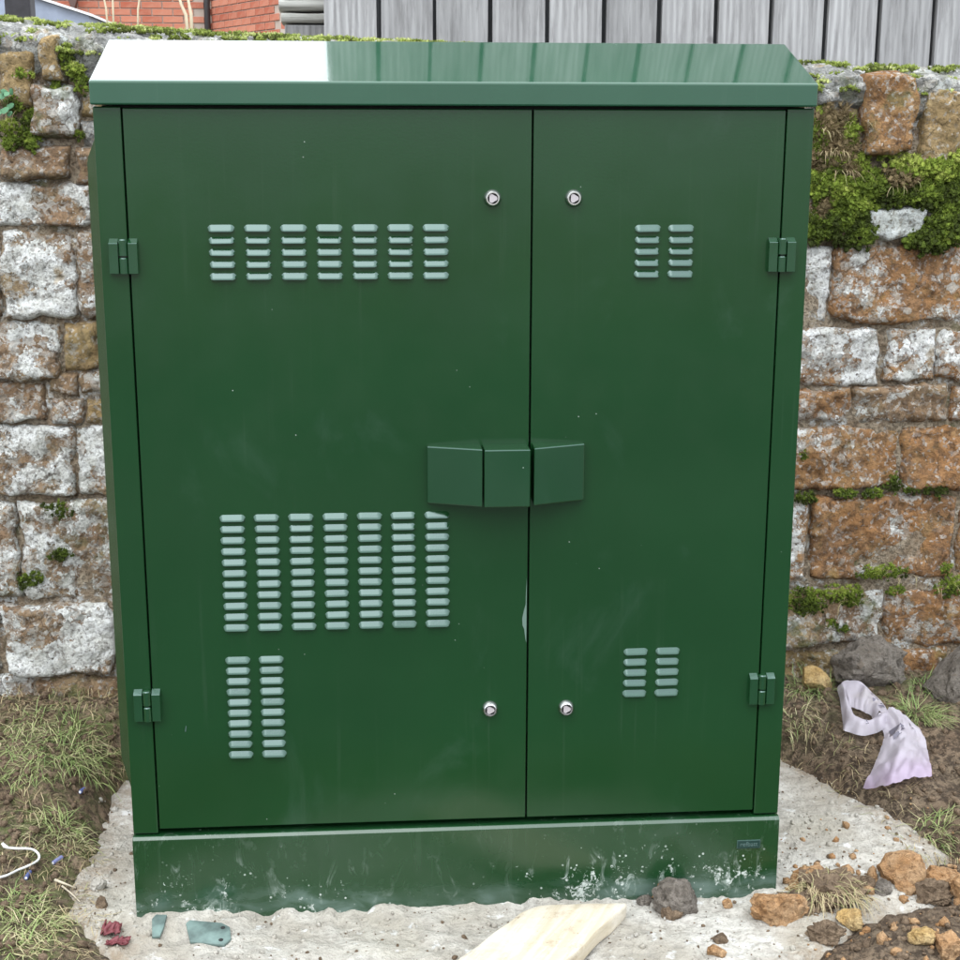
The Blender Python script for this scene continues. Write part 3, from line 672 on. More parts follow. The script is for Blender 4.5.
# ------------------------------------------------------------------ moss, grass and other small growth
rg = np.random.default_rng(5)
_b = bmesh.new(); bmesh.ops.create_icosphere(_b, subdivisions=1, radius=1.0); _b.verts.ensure_lookup_table()
ICV = np.array([v.co[:] for v in _b.verts]); ICF = np.array([[v.index for v in f.verts] for f in _b.faces]); _b.free()
def moss(name, pts, r0, r1, mat, label, blades=9, blen=.009, vbase=None, up=(0, -.5, .8)):
    V = []; F = []; A = []; k = 0; up = np.array(up)
    for i, p in enumerate(pts):
        r = rg.uniform(r0, r1); s = ICV*(1+rg.uniform(-.35, .35, (len(ICV), 1)))*r*rg.uniform(.7, 1.3, 3)
        vv = rg.uniform(.0, 1.0)**1.3 if vbase is None else np.clip(vbase[i]+rg.normal(0, .13), 0, 1)
        V.append(s+p); F.append(ICF+k); k += len(ICV); A.append(np.full(len(ICV), max(0, vv-.12)))
        d = rg.normal(0, .75, (blades, 3))+up; d /= np.linalg.norm(d, axis=1)[:, None]
        L = rg.uniform(.5, 1.2, (blades, 1))*blen; sd = np.cross(d, rg.normal(0, 1, (blades, 3))); sd /= np.linalg.norm(sd, axis=1)[:, None]
        b0 = p+d*r*.7; T = np.stack([b0+sd*.0011, b0-sd*.0011, b0+d*L], 1).reshape(-1, 3)
        V.append(T); F.append(np.arange(blades*3).reshape(-1, 3)+k); k += blades*3
        A.append(np.clip(np.repeat(vv+rg.uniform(-.1, .22, blades), 3), 0, 1))
    o = tris(name, np.concatenate(V), np.concatenate(F), mat, var=np.concatenate(A))
    return tag(o, label, 'moss', kind='stuff')
def wall_pts(ells, Y=WY-.008, dens=52000):
    P = []; B = []
    for (px, py, rx, ry, bulge, vb) in ells:
        c = at(px, py, Y); s = 1/435.0; n = max(4, int(math.pi*rx*ry*s*s*dens))
        for _ in range(n):
            r = 1.22*rg.random()**.62; a = rg.uniform(0, 2*math.pi); r2 = r*(1+.55*nz(px+math.cos(a)*2, py, math.sin(a)*2)+.25*nz(px+math.cos(a)*6, py, math.sin(a)*6))
            hgt = .75*bulge*math.sqrt(max(0, 1-r*r/1.5))
            P.append((c[0]+rx*s*r2*math.cos(a), c[1]-hgt*rg.uniform(.5, 1.0), c[2]+ry*s*r2*math.sin(a)))
            B.append(vb+.42*nz(P[-1][0]*28, P[-1][2]*28, 3.0)+.10*math.sin(a)*r)
    return np.array(P), B
P, B = wall_pts([(838, 190, 26, 12, .035, .60), (852, 205, 20, 14, .04, .45), (822, 185, 12, 14, .03, .35), (870, 185, 16, 12, .04, .40), (905, 168, 16, 10, .04, .70), (935, 172, 20, 14, .045, .55), (925, 195, 22, 12, .045, .35), (945, 222, 20, 22, .05, .28), (958, 195, 16, 20, .05, .30),
                 (885, 150, 9, 8, .02, .6), (835, 222, 24, 18, .03, .25), (860, 230, 14, 14, .03, .30), (815, 225, 8, 20, .02, .25), (925, 240, 20, 12, .045, .22), (892, 195, 16, 10, .03, .2), (848, 135, 9, 16, .015, .6), (820, 140, 8, 22, .015, .45), (835, 160, 16, 10, .02, .6), (860, 165, 8, 10, .02, .6), (958, 162, 10, 10, .035, .6)])
moss('moss', P, .003, .0068, M_MOSS, 'thick bright green moss bank on the wall right of the cabinet', vbase=B)
P, B = wall_pts([(830, 125, 16, 18, .015, .4), (835, 155, 22, 16, .02, .4), (900, 178, 16, 8, .045, .5), (822, 205, 7, 14, .03, .5), (850, 170, 12, 9, .02, .5)], dens=30000)
moss('brown_moss', P, .004, .008, M_MOSSB, 'brown dying moss and dead stems beside the cabinet on the right wall', 10, .016, B)
P, B = wall_pts([(806, 600, 20, 12, .02, .35), (840, 592, 24, 7, .025, .5), (880, 572, 22, 7, .02, .45), (815, 605, 12, 8, .02, .3), (850, 600, 12, 6, .02, .4), (950, 585, 14, 10, .025, .5), (895, 590, 8, 5, .01, .5), (945, 568, 6, 5, .01, .5), (893, 483, 7, 9, .012, .12), (935, 489, 11, 8, .012, .15), (870, 493, 12, 5, .01, .3), (845, 494, 12, 5, .01, .3), (801, 454, 6, 7, .01, .35), (832, 622, 6, 5, .01, .35), (842, 628, 6, 5, .01, .35), (805, 498, 10, 6, .01, .15), (912, 490, 8, 4, .01, .2)], dens=52000)
moss('joint_moss', P, .002, .0045, M_MOSS, 'small dark moss cushions in the low joints of the right wall', vbase=B, blen=.007)
P, B = wall_pts([(8, 128, 10, 7, .03, .75), (14, 142, 10, 8, .03, .4), (32, 140, 8, 9, .03, .4), (28, 125, 8, 8, .025, .35), (24, 75, 8, 6, .02, .55), (75, 70, 9, 7, .03, .70), (66, 58, 6, 8, .02, .45), (82, 84, 6, 8, .02, .4), (62, 106, 5, 5, .015, .75), (58, 90, 6, 9, .012, .3), (14, 105, 7, 10, .015, .35), (78, 135, 5, 5, .01, .5), (58, 510, 14, 8, .012, .15), (62, 555, 10, 6, .01, .12), (28, 580, 12, 8, .008, .25), (35, 115, 6, 6, .02, .3)], dens=52000)
moss('upper_moss', P, .002, .005, M_MOSS, 'green moss cushions between the upper stones left of the cabinet', vbase=B, blen=.007)
# cushions along the cap
P = []; B = []
def cap_pt(x, y): return (x, WY+y, wtop(x)+(.0 if y > .05 else -.03+.6*(y))+.012)
x = -.45
while x < 2.3:
    dn = .95 if (-.05 < x < .95) else (.6 if x < -.05 else .5)
    if rg.random() < dn:
        y = rg.uniform(-.015, .20) if rg.random() < .8 else rg.uniform(-.03, .02); cr = rg.uniform(.004, .017); vb = rg.uniform(.25, .85)
        c = np.array((x, WY+y, wtop(x)+(-.004+.016*sst(0, .15, y) if y > .03 else -.034+y)))
        if rg.random() < .30: vb = rg.uniform(0, .3)
        for _ in range(int(40*(cr/.02)**1.6)+5):
            d = rg.normal(0, 1, 3); d /= np.linalg.norm(d); d[2] = abs(d[2])
            P.append(c+d*cr*np.array((1.5, 1.2, .55))); B.append(vb+.25*d[2]-.1)
    x += rg.uniform(.0016, .006)
moss('cap_moss', np.array(P), .002, .0045, M_MOSST, 'yellow green moss cushions along the mortar cap of the wall', 6, .005, B, (0, -.2, 1))

def blades(name, spots, mat, label, cat='grass', width=.0019, seg=4, kind='stuff'):
    # spots: (point, count, spread, length, lean vector, var low, var high, droop)
    V = []; F = []; A = []
    k = 0
    for (c, n, sp, L, lean, v0, v1, droop) in spots:
        c = np.asarray(c)
        for _ in range(int(n*1.1) if mat is M_GRASS else n):
            a = rg.uniform(0, 2*math.pi); r = sp*math.sqrt(rg.random()); bx, by = c[0]+r*math.cos(a), c[1]+r*math.sin(a)*.8
            base = np.array((bx, by, (ground(bx, by) if c[1] < WY-.03 and len(lean) == 2 else c[2])-.004))
            d = np.array((math.cos(a)*.5+rg.normal(0, .45)+lean[0], math.sin(a)*.5+rg.normal(0, .45)+lean[1], (.85 if len(lean) == 2 else lean[2])*rg.uniform(.12, 1.15)))
            d /= np.linalg.norm(d); l = L*rg.uniform(.45, 1.25); w_ = width*rg.uniform(.6, 1.3); p = base.copy(); vv = rg.uniform(v0, v1)
            sd = np.cross(d, (0, 0, 1)); sd = sd/(np.linalg.norm(sd)+1e-6)
            for s in range(seg+1):
                t = s/seg; ww = w_*(1-t**1.6)*.5+.00012
                V += [p+sd*ww, p-sd*ww]; A += [vv, vv]
                if s: F += [(k+2*s-2, k+2*s-1, k+2*s+1), (k+2*s-2, k+2*s+1, k+2*s)]
                p = p+d*l/seg; d = d+np.array((rg.normal(0, .13), rg.normal(0, .13), -droop*rg.uniform(.4, 1.5)/seg*2)); d /= np.linalg.norm(d)
                if len(lean) == 2:
                    gz = ground(p[0], p[1]) if p[1] < WY-.02 else -.04
                    if p[2] < gz+.002: p[2] = gz+.002+rg.random()*.004
            k += 2*(seg+1)
    o = tris(name, np.array(V), np.array(F), mat, smooth=True, var=A)
    return tag(o, label, cat, kind=kind)
G = gp
blades('grass_tuft', [(G(62, 752), 90, .05, .085, (.05, -.35), .05, .75, .8), (G(45, 765), 70, .06, .07, (-.1, -.3), .1, .9, .9), (G(85, 770), 40, .03, .09, (.5, -.55), .2, .8, .9), (G(30, 742), 50, .06, .07, (-.3, -.1), .2, 1., 1.0), (G(70, 725), 40, .03, .08, (0, -.3), .0, .6, .6), (G(15, 770), 60, .06, .06, (0, -.3), .1, .8, .9), (G(35, 720), 60, .06, .06, (0, -.3), .1, 1., 1.), (G(80, 745), 60, .05, .07, (.2, -.3), .1, .9, .9), (G(5, 740), 50, .05, .06, (0, -.3), .1, 1., 1.)], M_GRASS, 'long sprawling grass tuft at the wall foot left of the cabinet')
blades('grass_tuft', [(G(60, 828), 110, .04, .055, (0, -.25), .2, .9, .7), (G(45, 838), 40, .035, .05, (-.1, -.3), .4, 1., .7), (G(78, 845), 26, .03, .055, (.6, -.2), .5, 1., 1.0)], M_GRASS, 'short tuft of green grass beside the left edge of the concrete')
blades('grass_tuft', [(G(12, 905), 130, .05, .065, (.05, -.2), .1, .75, .7), (G(30, 930), 80, .05, .06, (.3, -.3), .3, 1., .8), (G(10, 950), 80, .05, .06, (.1, -.3), .2, .9, .7), (G(42, 915), 26, .03, .06, (.6, -.2), .5, 1., 1.1)], M_GRASS, 'bright green grass clump at the bottom left corner')
blades('grass_tuft', [(G(918, 712), 150, .035, .075, (0, -.3), .05, .7, .6), (G(935, 722), 40, .03, .05, (.3, -.3), .2, .8, .8)], M_GRASS, 'bright grass tuft between the boulders behind the plastic bag')
blades('grass_tuft', [(G(805, 690), 60, .035, .075, (.1, -.4), .0, .8, .8), (G(822, 690), 50, .03, .085, (-.1, -.2), .0, .6, .6), (G(795, 720), 36, .035, .055, (.1, -.3), .2, 1., 1.)], M_GRASS, 'grass growing at the wall foot right of the cabinet')
blades('grass_tuft', [(G(930, 832), 50, .03, .065, (.25, -.35), .1, .8, .9), (G(945, 842), 30, .025, .05, (0, -.5), .3, .9, 1.)], M_GRASS, 'thin grass wisp by the hole below the plastic bag')
blades('grass_tuft', [(G(925, 688), 60, .03, .05, (0, -.3), .0, .4, .5)], M_GRASS, 'dark leafy grass at the wall foot above the bright tuft')
blades('dry_grass', [(G(px, py), 60, .06, .055, (0, -.4), .0, 1., 1.4) for px, py in [(20, 720), (100, 700), (115, 730), (90, 690), (60, 700), (110, 760), (10, 700), (30, 810), (75, 860), (20, 860), (60, 900), (50, 950), (75, 925)]], M_STRAW, 'dead straw and roots on the soil left of the cabinet', 'dead grass', .0016)
blades('dry_grass', [(G(px, py), 34, .055, .05, (0, -.4), .0, 1., 1.4) for px, py in [(800, 705), (830, 720), (805, 745), (840, 760), (885, 700), (925, 850), (945, 870), (890, 805), (860, 770), (830, 650), (870, 650)]], M_STRAW, 'scattered straw on the soil right of the cabinet', 'dead grass', .0016)
blades('dry_grass', [(at(px, py, WY-.02), n_, .03, .05, (rg.uniform(-.4, .4), -.5, .6), 0., .9, 1.2) for px, py, n_ in [(832, 150, 30), (845, 170, 26), (825, 130, 26), (850, 600, 14), (905, 575, 8), (940, 585, 14), (862, 120, 10), (12, 110, 12), (900, 185, 20)]], M_STRAW, 'dry stems caught in the moss and joints of the wall', 'dead grass', .0014)
# leafy weed at the left edge
lp = empty('wall_weed', tuple(at(4, 104, WY-.03))); tag(lp, 'small blue green leafy weed growing from the wall at the left edge', 'plant')
rr = random.Random(8)
bm = bmesh.new()
for i in range(5): tube(bm, [(0, .02, -.02), (rr.uniform(-.01, .01), -.005, .01), (rr.uniform(-.02, .02), -.015, rr.uniform(.02, .04))], [.0012, .001, .0006], 5)
bmobj('stem', bm, simple('weed_stem', (.14, .19, .08), .6), lp, True)
for i in range(11):
    a = rr.uniform(0, 6.28); L = rr.uniform(.016, .026); V = []; c0 = Vector((rr.uniform(-.022, .018), rr.uniform(-.03, -.005), rr.uniform(-.02, .045)))
    dx = Vector((math.cos(a), -.5, math.sin(a)*.8)).normalized(); sx = dx.cross(Vector((.2, -1, .4))).normalized(); nn = dx.cross(sx)
    for t, w_ in ((0, .05), (.25, .32), (.55, .40), (.8, .26), (1, .02)):
        for s in (-1, 0, 1): V.append(c0+dx*L*t+sx*L*w_*s+nn*(abs(s)*.10*L - .25*L*t*t))
    F = []
    for j in range(4):
        for s in range(2): F.append((j*3+s, j*3+s+1, j*3+s+4, j*3+s+3))
    meshobj('leaf', V, F, M_LEAF, lp, True, var=[rr.random()]*15)

# ------------------------------------------------------------------ rocks and rubble
def rock_mesh(name, sx, sy, sz, seed, mat, cuts=7, sub=4, amp=.10, parent=None):
    r = random.Random(seed); bm = bmesh.new(); bmesh.ops.create_icosphere(bm, subdivisions=sub, radius=1.0)
    planes = []
    for _ in range(cuts):
        n = Vector((r.gauss(0, 1), r.gauss(0, 1), r.gauss(0, .8))).normalized(); planes.append((n, r.uniform(.48, .78)))
    for v in bm.verts:
        p = v.co.copy()
        for n, d in planes:
            q = p.dot(n)
            if q > d: p -= n*(q-d)*.93
        f = 1+amp*1.5*fbm(p.x*2.2+seed, p.y*2.2, p.z*2.2, 5)+amp*.8*fbm(p.x*7, p.y*7+seed, p.z*7, 4)-amp*1.3*max(0, fbm(p.x*5+seed, p.y*5, p.z*5+9, 3)-.2)
        v.co = Vector((p.x*sx*f*1.25, p.y*sy*f*1.25, p.z*sz*f*1.25))
    return bmobj(name, bm, mat, parent, True, 40)
def rock(px0, px1, py0, py1, mat, label, seed, name='rock', cat='rock', deep=.8, rot=0.0, group=None, sink=.25, **kw):
    b = gp((px0+px1)/2, py1-2); D = float((b-CAM) @ FWD); w_ = (px1-px0)*D/FPX; h_ = (py1-py0)*D/FPX
    o = rock_mesh(name, w_/2, w_/2*deep, h_/2*1.08, seed, mat, **kw)
    zc = ground(b[0], b[1]+w_*deep*.4)
    p = CAM + ray((px0+px1)/2, (py0+py1)/2)*((b[1]+w_*deep*.40-CAM[1])/ray((px0+px1)/2, (py0+py1)/2)[1])
    o.location = (p[0], p[1], max(zc+h_*.22, min(p[2], zc+h_*.5))); o.rotation_euler = (0, rad(rot), 0)
    return tag(o, label, cat, group)
rock(840, 898, 646, 692, M_RK_G, 'large grey brown boulder at the wall foot above the plastic bag', 4, 'boulder', 'boulder', cuts=6, amp=.14)
rock(934, 992, 646, 708, M_RK_G, 'dark rounded boulder cut off by the right edge of the frame', 9, 'boulder', 'boulder', cuts=5)
rock(797, 830, 671, 695, M_RK_Y, 'smooth pale ochre stone in the grass by the right wall foot', 12, cuts=5, amp=.06, rot=10)
rock(657, 701, 885, 918, M_RK_G, 'two tone grey and orange stone leaning on the plinth front', 15, cuts=5, rot=20)
rock(656, 676, 886, 904, M_RK_O, 'orange clay lump stuck to the end of the grey stone', 55, cuts=4, amp=.2)
rock(663, 682, 905, 921, M_RK_B, 'small brown pebble below the grey stone at the plinth', 16, cuts=4)
rock(757, 802, 892, 926, M_RK_O, 'orange rubble lump just off the right plinth corner', 18, cuts=7, amp=.16)
rock(793, 822, 866, 892, M_RK_O, 'reddish orange lump standing behind the turf clod', 21, cuts=6, amp=.15)
rock(880, 930, 856, 894, M_RK_O, 'big squared orange ironstone block lying on the concrete edge', 23, cuts=9, amp=.06, rot=-12)
rock(858, 874, 878, 893, M_RK_B, 'small round brown stone left of the squared orange block', 26, cuts=4)
rock(897, 916, 883, 897, M_RK_O, 'small orange stone in front of the squared block', 27, cuts=5)
rock(930, 964, 868, 892, M_RK_O, 'pale orange rubble piece right of the squared block', 31, cuts=7, amp=.14)
rock(918, 948, 886, 908, M_RK_B, 'brown clay lump in front of the right hand rubble', 33, cuts=6, amp=.18)
rock(950, 984, 880, 908, M_RK_O, 'orange rubble piece at the right frame edge', 35, cuts=6)
rock(838, 866, 919, 936, M_RK_Y, 'bright ochre stone in front of the turf clod', 37, cuts=6, amp=.08)
rock(812, 842, 928, 948, M_RK_B, 'flat brown clod at the front edge of the soil', 39, cuts=6, amp=.2)
rock(908, 934, 930, 948, M_RK_Y, 'ochre stone half sunk in the soil at the lower right', 41, cuts=6)
rock(932, 962, 938, 962, M_RK_O, 'orange lump sunk in the soil at the bottom right corner', 43, cuts=7, amp=.14)
rock(873, 890, 879, 897, M_RK_G, 'thin grey stone chip leaning on the squared orange block', 44, cuts=7)
rock(828, 842, 877, 890, M_RK_B, 'little brown crumb between turf clod and orange block', 46, cuts=4)
rock(638, 652, 898, 906, M_RK_G, 'tiny grey stone between the timber and the plinth stone', 47, cuts=4)
rock(712, 728, 936, 946, M_RK_B, 'dark red brown crumb lying alone on the front concrete', 48, cuts=4)
rock(709, 725, 948, 959, M_RK_O, 'tiny orange pebble at the bottom edge on the concrete', 49, cuts=4)
rock(722, 732, 901, 910, M_RK_O, 'small tan pebble on concrete close to the plinth', 50, cuts=4)
rock(92, 106, 880, 892, M_CONC, 'pale round pebble stuck in the concrete strip at the left', 51, cuts=3)
rock(97, 108, 898, 910, M_RK_B, 'brown stone pressed in the concrete strip at the left', 52, cuts=4)
# turf clod
clod = empty('turf_clod', (0, 0, 0)); b = gp(828, 906); clod.location = tuple(b); tag(clod, 'brown turf clod with dry grass lying on the concrete right of the plinth', 'turf')
c = rock_mesh('earth', .062, .045, .026, 61, M_RK_B, cuts=5, amp=.3, parent=clod); c.location = (0, .035, .012)
gb = blades('dry_grass', [((0, .02, .036), 170, .055, .055, (.1, -.5, .5), 0, 1., 1.2), ((-.03, .0, .026), 90, .04, .05, (-.1, -.6, .5), 0, 1., 1.2), ((.045, .0, .022), 70, .03, .05, (.2, -.6, .4), 0, 1., 1.2)], M_STRAW, 'x', 'x', .0016)
for key in ('label', 'category'): del gb[key]
gb.parent = clod
c2 = rock_mesh('earth', .04, .035, .02, 62, M_RK_B, cuts=4, amp=.3, parent=clod); c2.location = (-.05, -.01, .006)
# loose crumbs
def crumbs(name, region, n, r0, r1, mat, label, cat, cond=None):
    V = []; F = []; k = 0
    x0, x1, y0, y1 = region; c = 0
    while c < n:
        x, y = rg.uniform(x0, x1), rg.uniform(y0, y1)
        if cond and not cond(x, y): continue
        c += 1
        r = r0+(r1-r0)*rg.random()**4; s = ICV*(1+rg.uniform(-.3, .3, (len(ICV), 1)))*r*rg.uniform(.7, 1.3, 3)
        V.append(s+np.array((x, y, ground(x, y)+r*.25))); F.append(ICF+k); k += len(ICV)
    return tag(tris(name, np.concatenate(V), np.concatenate(F), mat, smooth=True), label, cat, kind='stuff')
def on_soil(x, y): return sdist(x, y) < -.01 and not (-.03 < x < 1.23 and y > -.02)
def on_conc(x, y): return sdist(x, y) > .01 and not (-.02 < x < 1.22 and y > -.02)
crumbs('soil_crumbs', (-.5, 0, -.3, .82), 2200, .0015, .010, M_RK_B, 'crumbs of loose brown soil left of the cabinet', 'soil', on_soil)
crumbs('soil_crumbs', (1.2, 2.1, -.3, .82), 2600, .0012, .011, M_RK_B, 'crumbs of loose brown soil right of the cabinet', 'soil', on_soil)
crumbs('orange_grit', (1.2, 2.0, -.3, .30), 260, .002, .010, M_RK_O, 'orange stone grit around the rubble at lower right', 'grit', lambda x, y: ground(x, y) < 1 and not (x < 1.23 and y > -.02))
crumbs('rubble', (1.22, 1.85, -.12, .12), 120, .005, .019, M_RK_O, 'loose orange rubble in a ridge across the lower right', 'rubble', lambda x, y: abs(y-(.0+.16*(x-1.25))) < .045)
crumbs('rubble', (1.30, 1.85, -.3, -.04), 70, .004, .013, M_RK_O, 'orange stone bits in the soil at the bottom right', 'rubble', on_soil)
crumbs('dark_grit', (-.25, 1.7, -.30, .6), 420, .0012, .005, M_RK_B, 'dark grit sprinkled over the pale concrete', 'grit', on_conc)
crumbs('concrete_crumbs', (-.25, 1.7, -.30, .6), 900, .0015, .007, M_CONC, 'pale crumbs of set concrete on the spill', 'concrete', on_conc)

# ------------------------------------------------------------------ litter and offcuts
# pale timber offcut, front end out of frame
tz = -.128
top = [tuple(atz(a, b, tz)[:2]) for a, b in [(420, 985), (470, 950), (500, 927), (521, 912), (540, 904), (580, 903), (627, 902), (602, 926), (560, 965), (520, 1005)]]
bm = bmesh.new(); prism(bm, top, 'z', tz-.034, tz, .005)
bmesh.ops.subdivide_edges(bm, edges=[e for e in bm.edges if e.calc_length() > .02], cuts=6, use_grid_fill=True)
for v in bm.verts:
    q = v.co; v.co = q+Vector((.0035*nz(q.x*22, q.y*22, 1+q.z*20), .0035*nz(q.x*22, q.y*22, 5+q.z*20), .0012*nz(q.x*40, q.y*40, 3)))
o = bmobj('timber_offcut', bm, M_PALE, None, True, 35); o['shade'] = .6
tag(o, 'pale sawn timber offcut with an angled end lying in front of the plinth', 'timber')
# fixing plates bedded in the concrete
M_TEAL = simple('teal_plate_paint', (.115, .165, .15), .7, nscale=22, namp=.3)
def plate(pxs, label, holes, tiltx):
    P = [gp(a, b, .0055) for a, b in pxs]; c = sum(P)/len(P)
    e = empty('fixing_plate', tuple(c)); tag(e, label, 'plate')
    bm = bmesh.new(); prism(bm, [(p[0]-c[0], p[1]-c[1]) for p in P], 'z', -.004, .0015, .001)
    pl_ = bmobj('plate', bm, M_TEAL, e, True, 35)
    for a, b in holes:
        h = gp(a, b, .0055); bm = bmesh.new(); tube(bm, [(h[0]-c[0], h[1]-c[1], .0005), (h[0]-c[0], h[1]-c[1], .0019)], .0042, 16); bmobj('bolt_hole', bm, M_DARK, e)
    e.rotation_euler = (rad(tiltx), 0, 0)
plate([(186, 925), (190, 921), (222, 923), (230, 928), (231, 938), (224, 945), (190, 942)], 'teal metal fixing plate with two bolt holes bedded in the concrete', [(223, 929), (221, 941)], 8)
plate([(152, 920), (156, 914), (167, 915), (164, 928), (160, 937), (152, 936)], 'small teal plate end poking from the concrete at the plinth corner', [], 8)
# crumpled red wrapper
def wrapper(px, py, sx, sy, seed, parent, zs):
    c = np.array(gp(px, py)); V = []; F = []; n = 16
    for j in range(n+1):
        for i in range(n+1):
            u, v = -1+2*i/n, -1+2*j/n; f = fbm(u*1.9+seed, v*1.9, seed, 3); g = nz(u*3+seed, v*3, 4)
            V.append((u*sx*(1-.25*abs(v)*g)+.006*f, v*sy*(1+.3*f)+.006*g, zs*(1.0+f*1.5+.5*abs(g))))
    for j in range(n):
        for i in range(n): F.append((j*(n+1)+i, j*(n+1)+i+1, (j+1)*(n+1)+i+1, (j+1)*(n+1)+i))
    o = meshobj('foil', V, F, simple('red_foil', (.14, .028, .034), .6), parent, True)
    o.location = tuple(c-np.array(parent.location)) ; md = o.modifiers.new('thickness', 'SOLIDIFY'); md.thickness = .0006; return o
wr = empty('red_wrapper', tuple(gp(115, 938))); tag(wr, 'crumpled dark red wrapper on the concrete at the lower left', 'litter')
wrapper(112, 932, .017, .022, 2.0, wr, .008); wrapper(118, 944, .020, .010, 5.0, wr, .005)
# white cable end
M_CABLE = simple('white_cable_sheath', (.74, .74, .72), .45); M_BLUE = simple('blue_cable_sheath', (.085, .11, .26), .45); M_BLUE2 = simple('lilac_blue_sheath', (.16, .17, .32), .45)
pts = [gp(a, b, .010) for a, b in [(-14, 880), (5, 876), (18, 870), (30, 865), (38, 860), (39, 855), (34, 850), (26, 848.5), (17, 848.5), (6, 847.5)]]
cr_ = []
for i in range(len(pts)-1):
    p0, p1, p2, p3 = pts[max(i-1, 0)], pts[i], pts[i+1], pts[min(i+2, len(pts)-1)]
    for t in np.linspace(0, 1, 5)[:-1]: cr_.append(.5*((2*p1)+(-p0+p2)*t+(2*p0-5*p1+4*p2-p3)*t*t+(-p0+3*p1-3*p2+p3)*t**3))
e = empty('white_cable', tuple(pts[5])); tag(e, 'curled end of white cable lying on the soil at the left edge', 'cable')
L = np.array(e.location)
bmobj('sheath', tube(bmesh.new(), [p-L for p in cr_], .0023, 10), M_CABLE, e, True, 50)
bmobj('split_end', tube(bmesh.new(), [cr_[-1]-L, cr_[-1]-L+np.array((-.006, -.001, .004)), cr_[-1]-L+np.array((-.011, .001, .010))], [.0026, .0040, .0026], 10), M_CABLE, e, True, 50)
def offcut(pa, pb, r, mat, label):
    a, b = gp(*pa, r), gp(*pb, r); e = empty('cable_offcut', tuple((a+b)/2)); tag(e, label, 'cable'); m_ = (a+b)/2
    bm = bmesh.new(); tube(bm, [a-m_, (a-m_)*.3, (b-m_)*.3, b-m_], r, 14); bmobj('sheath', bm, mat, e, True, 50)
    d = (a-m_)/np.linalg.norm(a-m_); bm = bmesh.new(); tube(bm, [(a-m_)*.9, a-m_+d*.0006], r*.62, 12); bmobj('core', bm, M_CABLE, e, True, 50)
offcut((53, 863), (62, 857), .0042, M_BLUE2, 'lilac blue cable offcut on the soil nearest the concrete')
offcut((26, 878), (30, 872), .0040, M_BLUE, 'blue cable offcut beside the loop of white cable')
offcut((80, 792), (84, 789), .0044, M_BLUE, 'tiny blue cable offcut under the long grass tuft')
for (pts_, r, label) in [([(55, 880), (63, 883), (76, 888)], .0032, 'short pale splinter of wood by the concrete edge'), ([(62, 886), (72, 894), (80, 902)], .0020, 'thin pale twig leading onto the concrete strip')]:
    P = [gp(a, b, .006) for a, b in pts_]; bm = bmesh.new(); tube(bm, P, [r, r*.8, r*.35], 7)
    tag(bmobj('twig', bm, simple('twig_wood', (.46, .40, .30), .7), None, True), label, 'twig')
# torn plastic bag
def m_bag():
    k = NM('bag_film'); c = k.coord(); t = k.noise(c, 9, 3); sep = k.n('ShaderNodeSeparateXYZ'); k.set(sep.inputs[0], c)
    col = k.mix(k.attr('var'), (.62, .58, .63), (.56, .43, .60))
    col = k.mix(k.ramp(k.noise(c, 14, 4), .58, .70, 0, .35), col, (.55, .50, .48))
    k.fin(col, .38, k.bump(k.noise(c, 38, 3, .5, .8), .35, .006), .5)
    tr = k.n('ShaderNodeBsdfTranslucent'); k.set(tr.inputs['Color'], col)
    tp = k.n('ShaderNodeBsdfTransparent'); ms = k.n('ShaderNodeMixShader'); ms.inputs[0].default_value = .30
    k.t.links.new(k.b.outputs[0], ms.inputs[1]); k.t.links.new(tr.outputs[0], ms.inputs[2])
    m2 = k.n('ShaderNodeMixShader'); m2.inputs[0].default_value = .24
    k.t.links.new(ms.outputs[0], m2.inputs[1]); k.t.links.new(tp.outputs[0], m2.inputs[2]); k.t.links.new(m2.outputs[0], k.out.inputs[0]); return k.m
M_BAG = m_bag(); M_PRINT = simple('bag_print', (.11, .10, .13), .5)
bag0 = np.array(gp(890, 740)); bag = empty('plastic_bag', tuple(bag0)); tag(bag, 'torn pinkish white plastic bag with dark print on the soil', 'bag')
def curve(ctrl, t):
    n = len(ctrl)-1; f = min(t*n, n-1e-6); i = int(f); f -= i; p = [np.array(ctrl[max(0, min(n, q))], float) for q in (i-1, i, i+1, i+2)]
    return .5*((2*p[1])+(-p[0]+p[2])*f+(2*p[0]-5*p[1]+4*p[2]-p[3])*f*f+(-p[0]+3*p[1]-3*p[2]+p[3])*f**3)
GH = {}
def patch_pt(ca, cb, s, t, lift, seed):
    a, b = curve(ca, s), curve(cb, s); q = a*(1-t)+b*t+np.array((0, (11*s*s if ca is LA else 0)*math.sin(math.pi*t**.75)))
    p = np.array(gp(q[0], q[1], 0.012)); fold = .010*math.sin(t*math.pi)+.007*fbm(s*3+seed, t*3, seed, 3)+.013*abs(nz(s*5+seed, t*6, 1.0))-.004*abs(nz(s*11, t*12+seed, 2.0))
    return p + np.array((0, 0, lift*math.sin(math.pi*min(1, max(0, t)))+fold))
def patch(name, ca, cb, ns, nt_, lift, seed, vf):
    V = []; F = []; A = []
    for i in range(ns+1):
        for j in range(nt_+1):
            V.append(patch_pt(ca, cb, i/ns, j/nt_, lift, seed)-bag0); A.append(vf(i/ns, j/nt_))
    n = nt_+1
    for i in range(ns):
        for j in range(nt_): F.append((i*n+j, (i+1)*n+j, (i+1)*n+j+1, i*n+j+1))
    o = meshobj(name, V, F, M_BAG, bag, True, var=A); return o
LA = [(878, 722), (884, 735), (880, 750), (872, 770), (863, 788)]; LB = [(902, 716), (918, 727), (925, 741), (929, 758), (932, 776)]
patch('film', LA, LB, 30, 26, .014, 1.0, lambda s, t: .12+.75*sst(.6, 1, s))
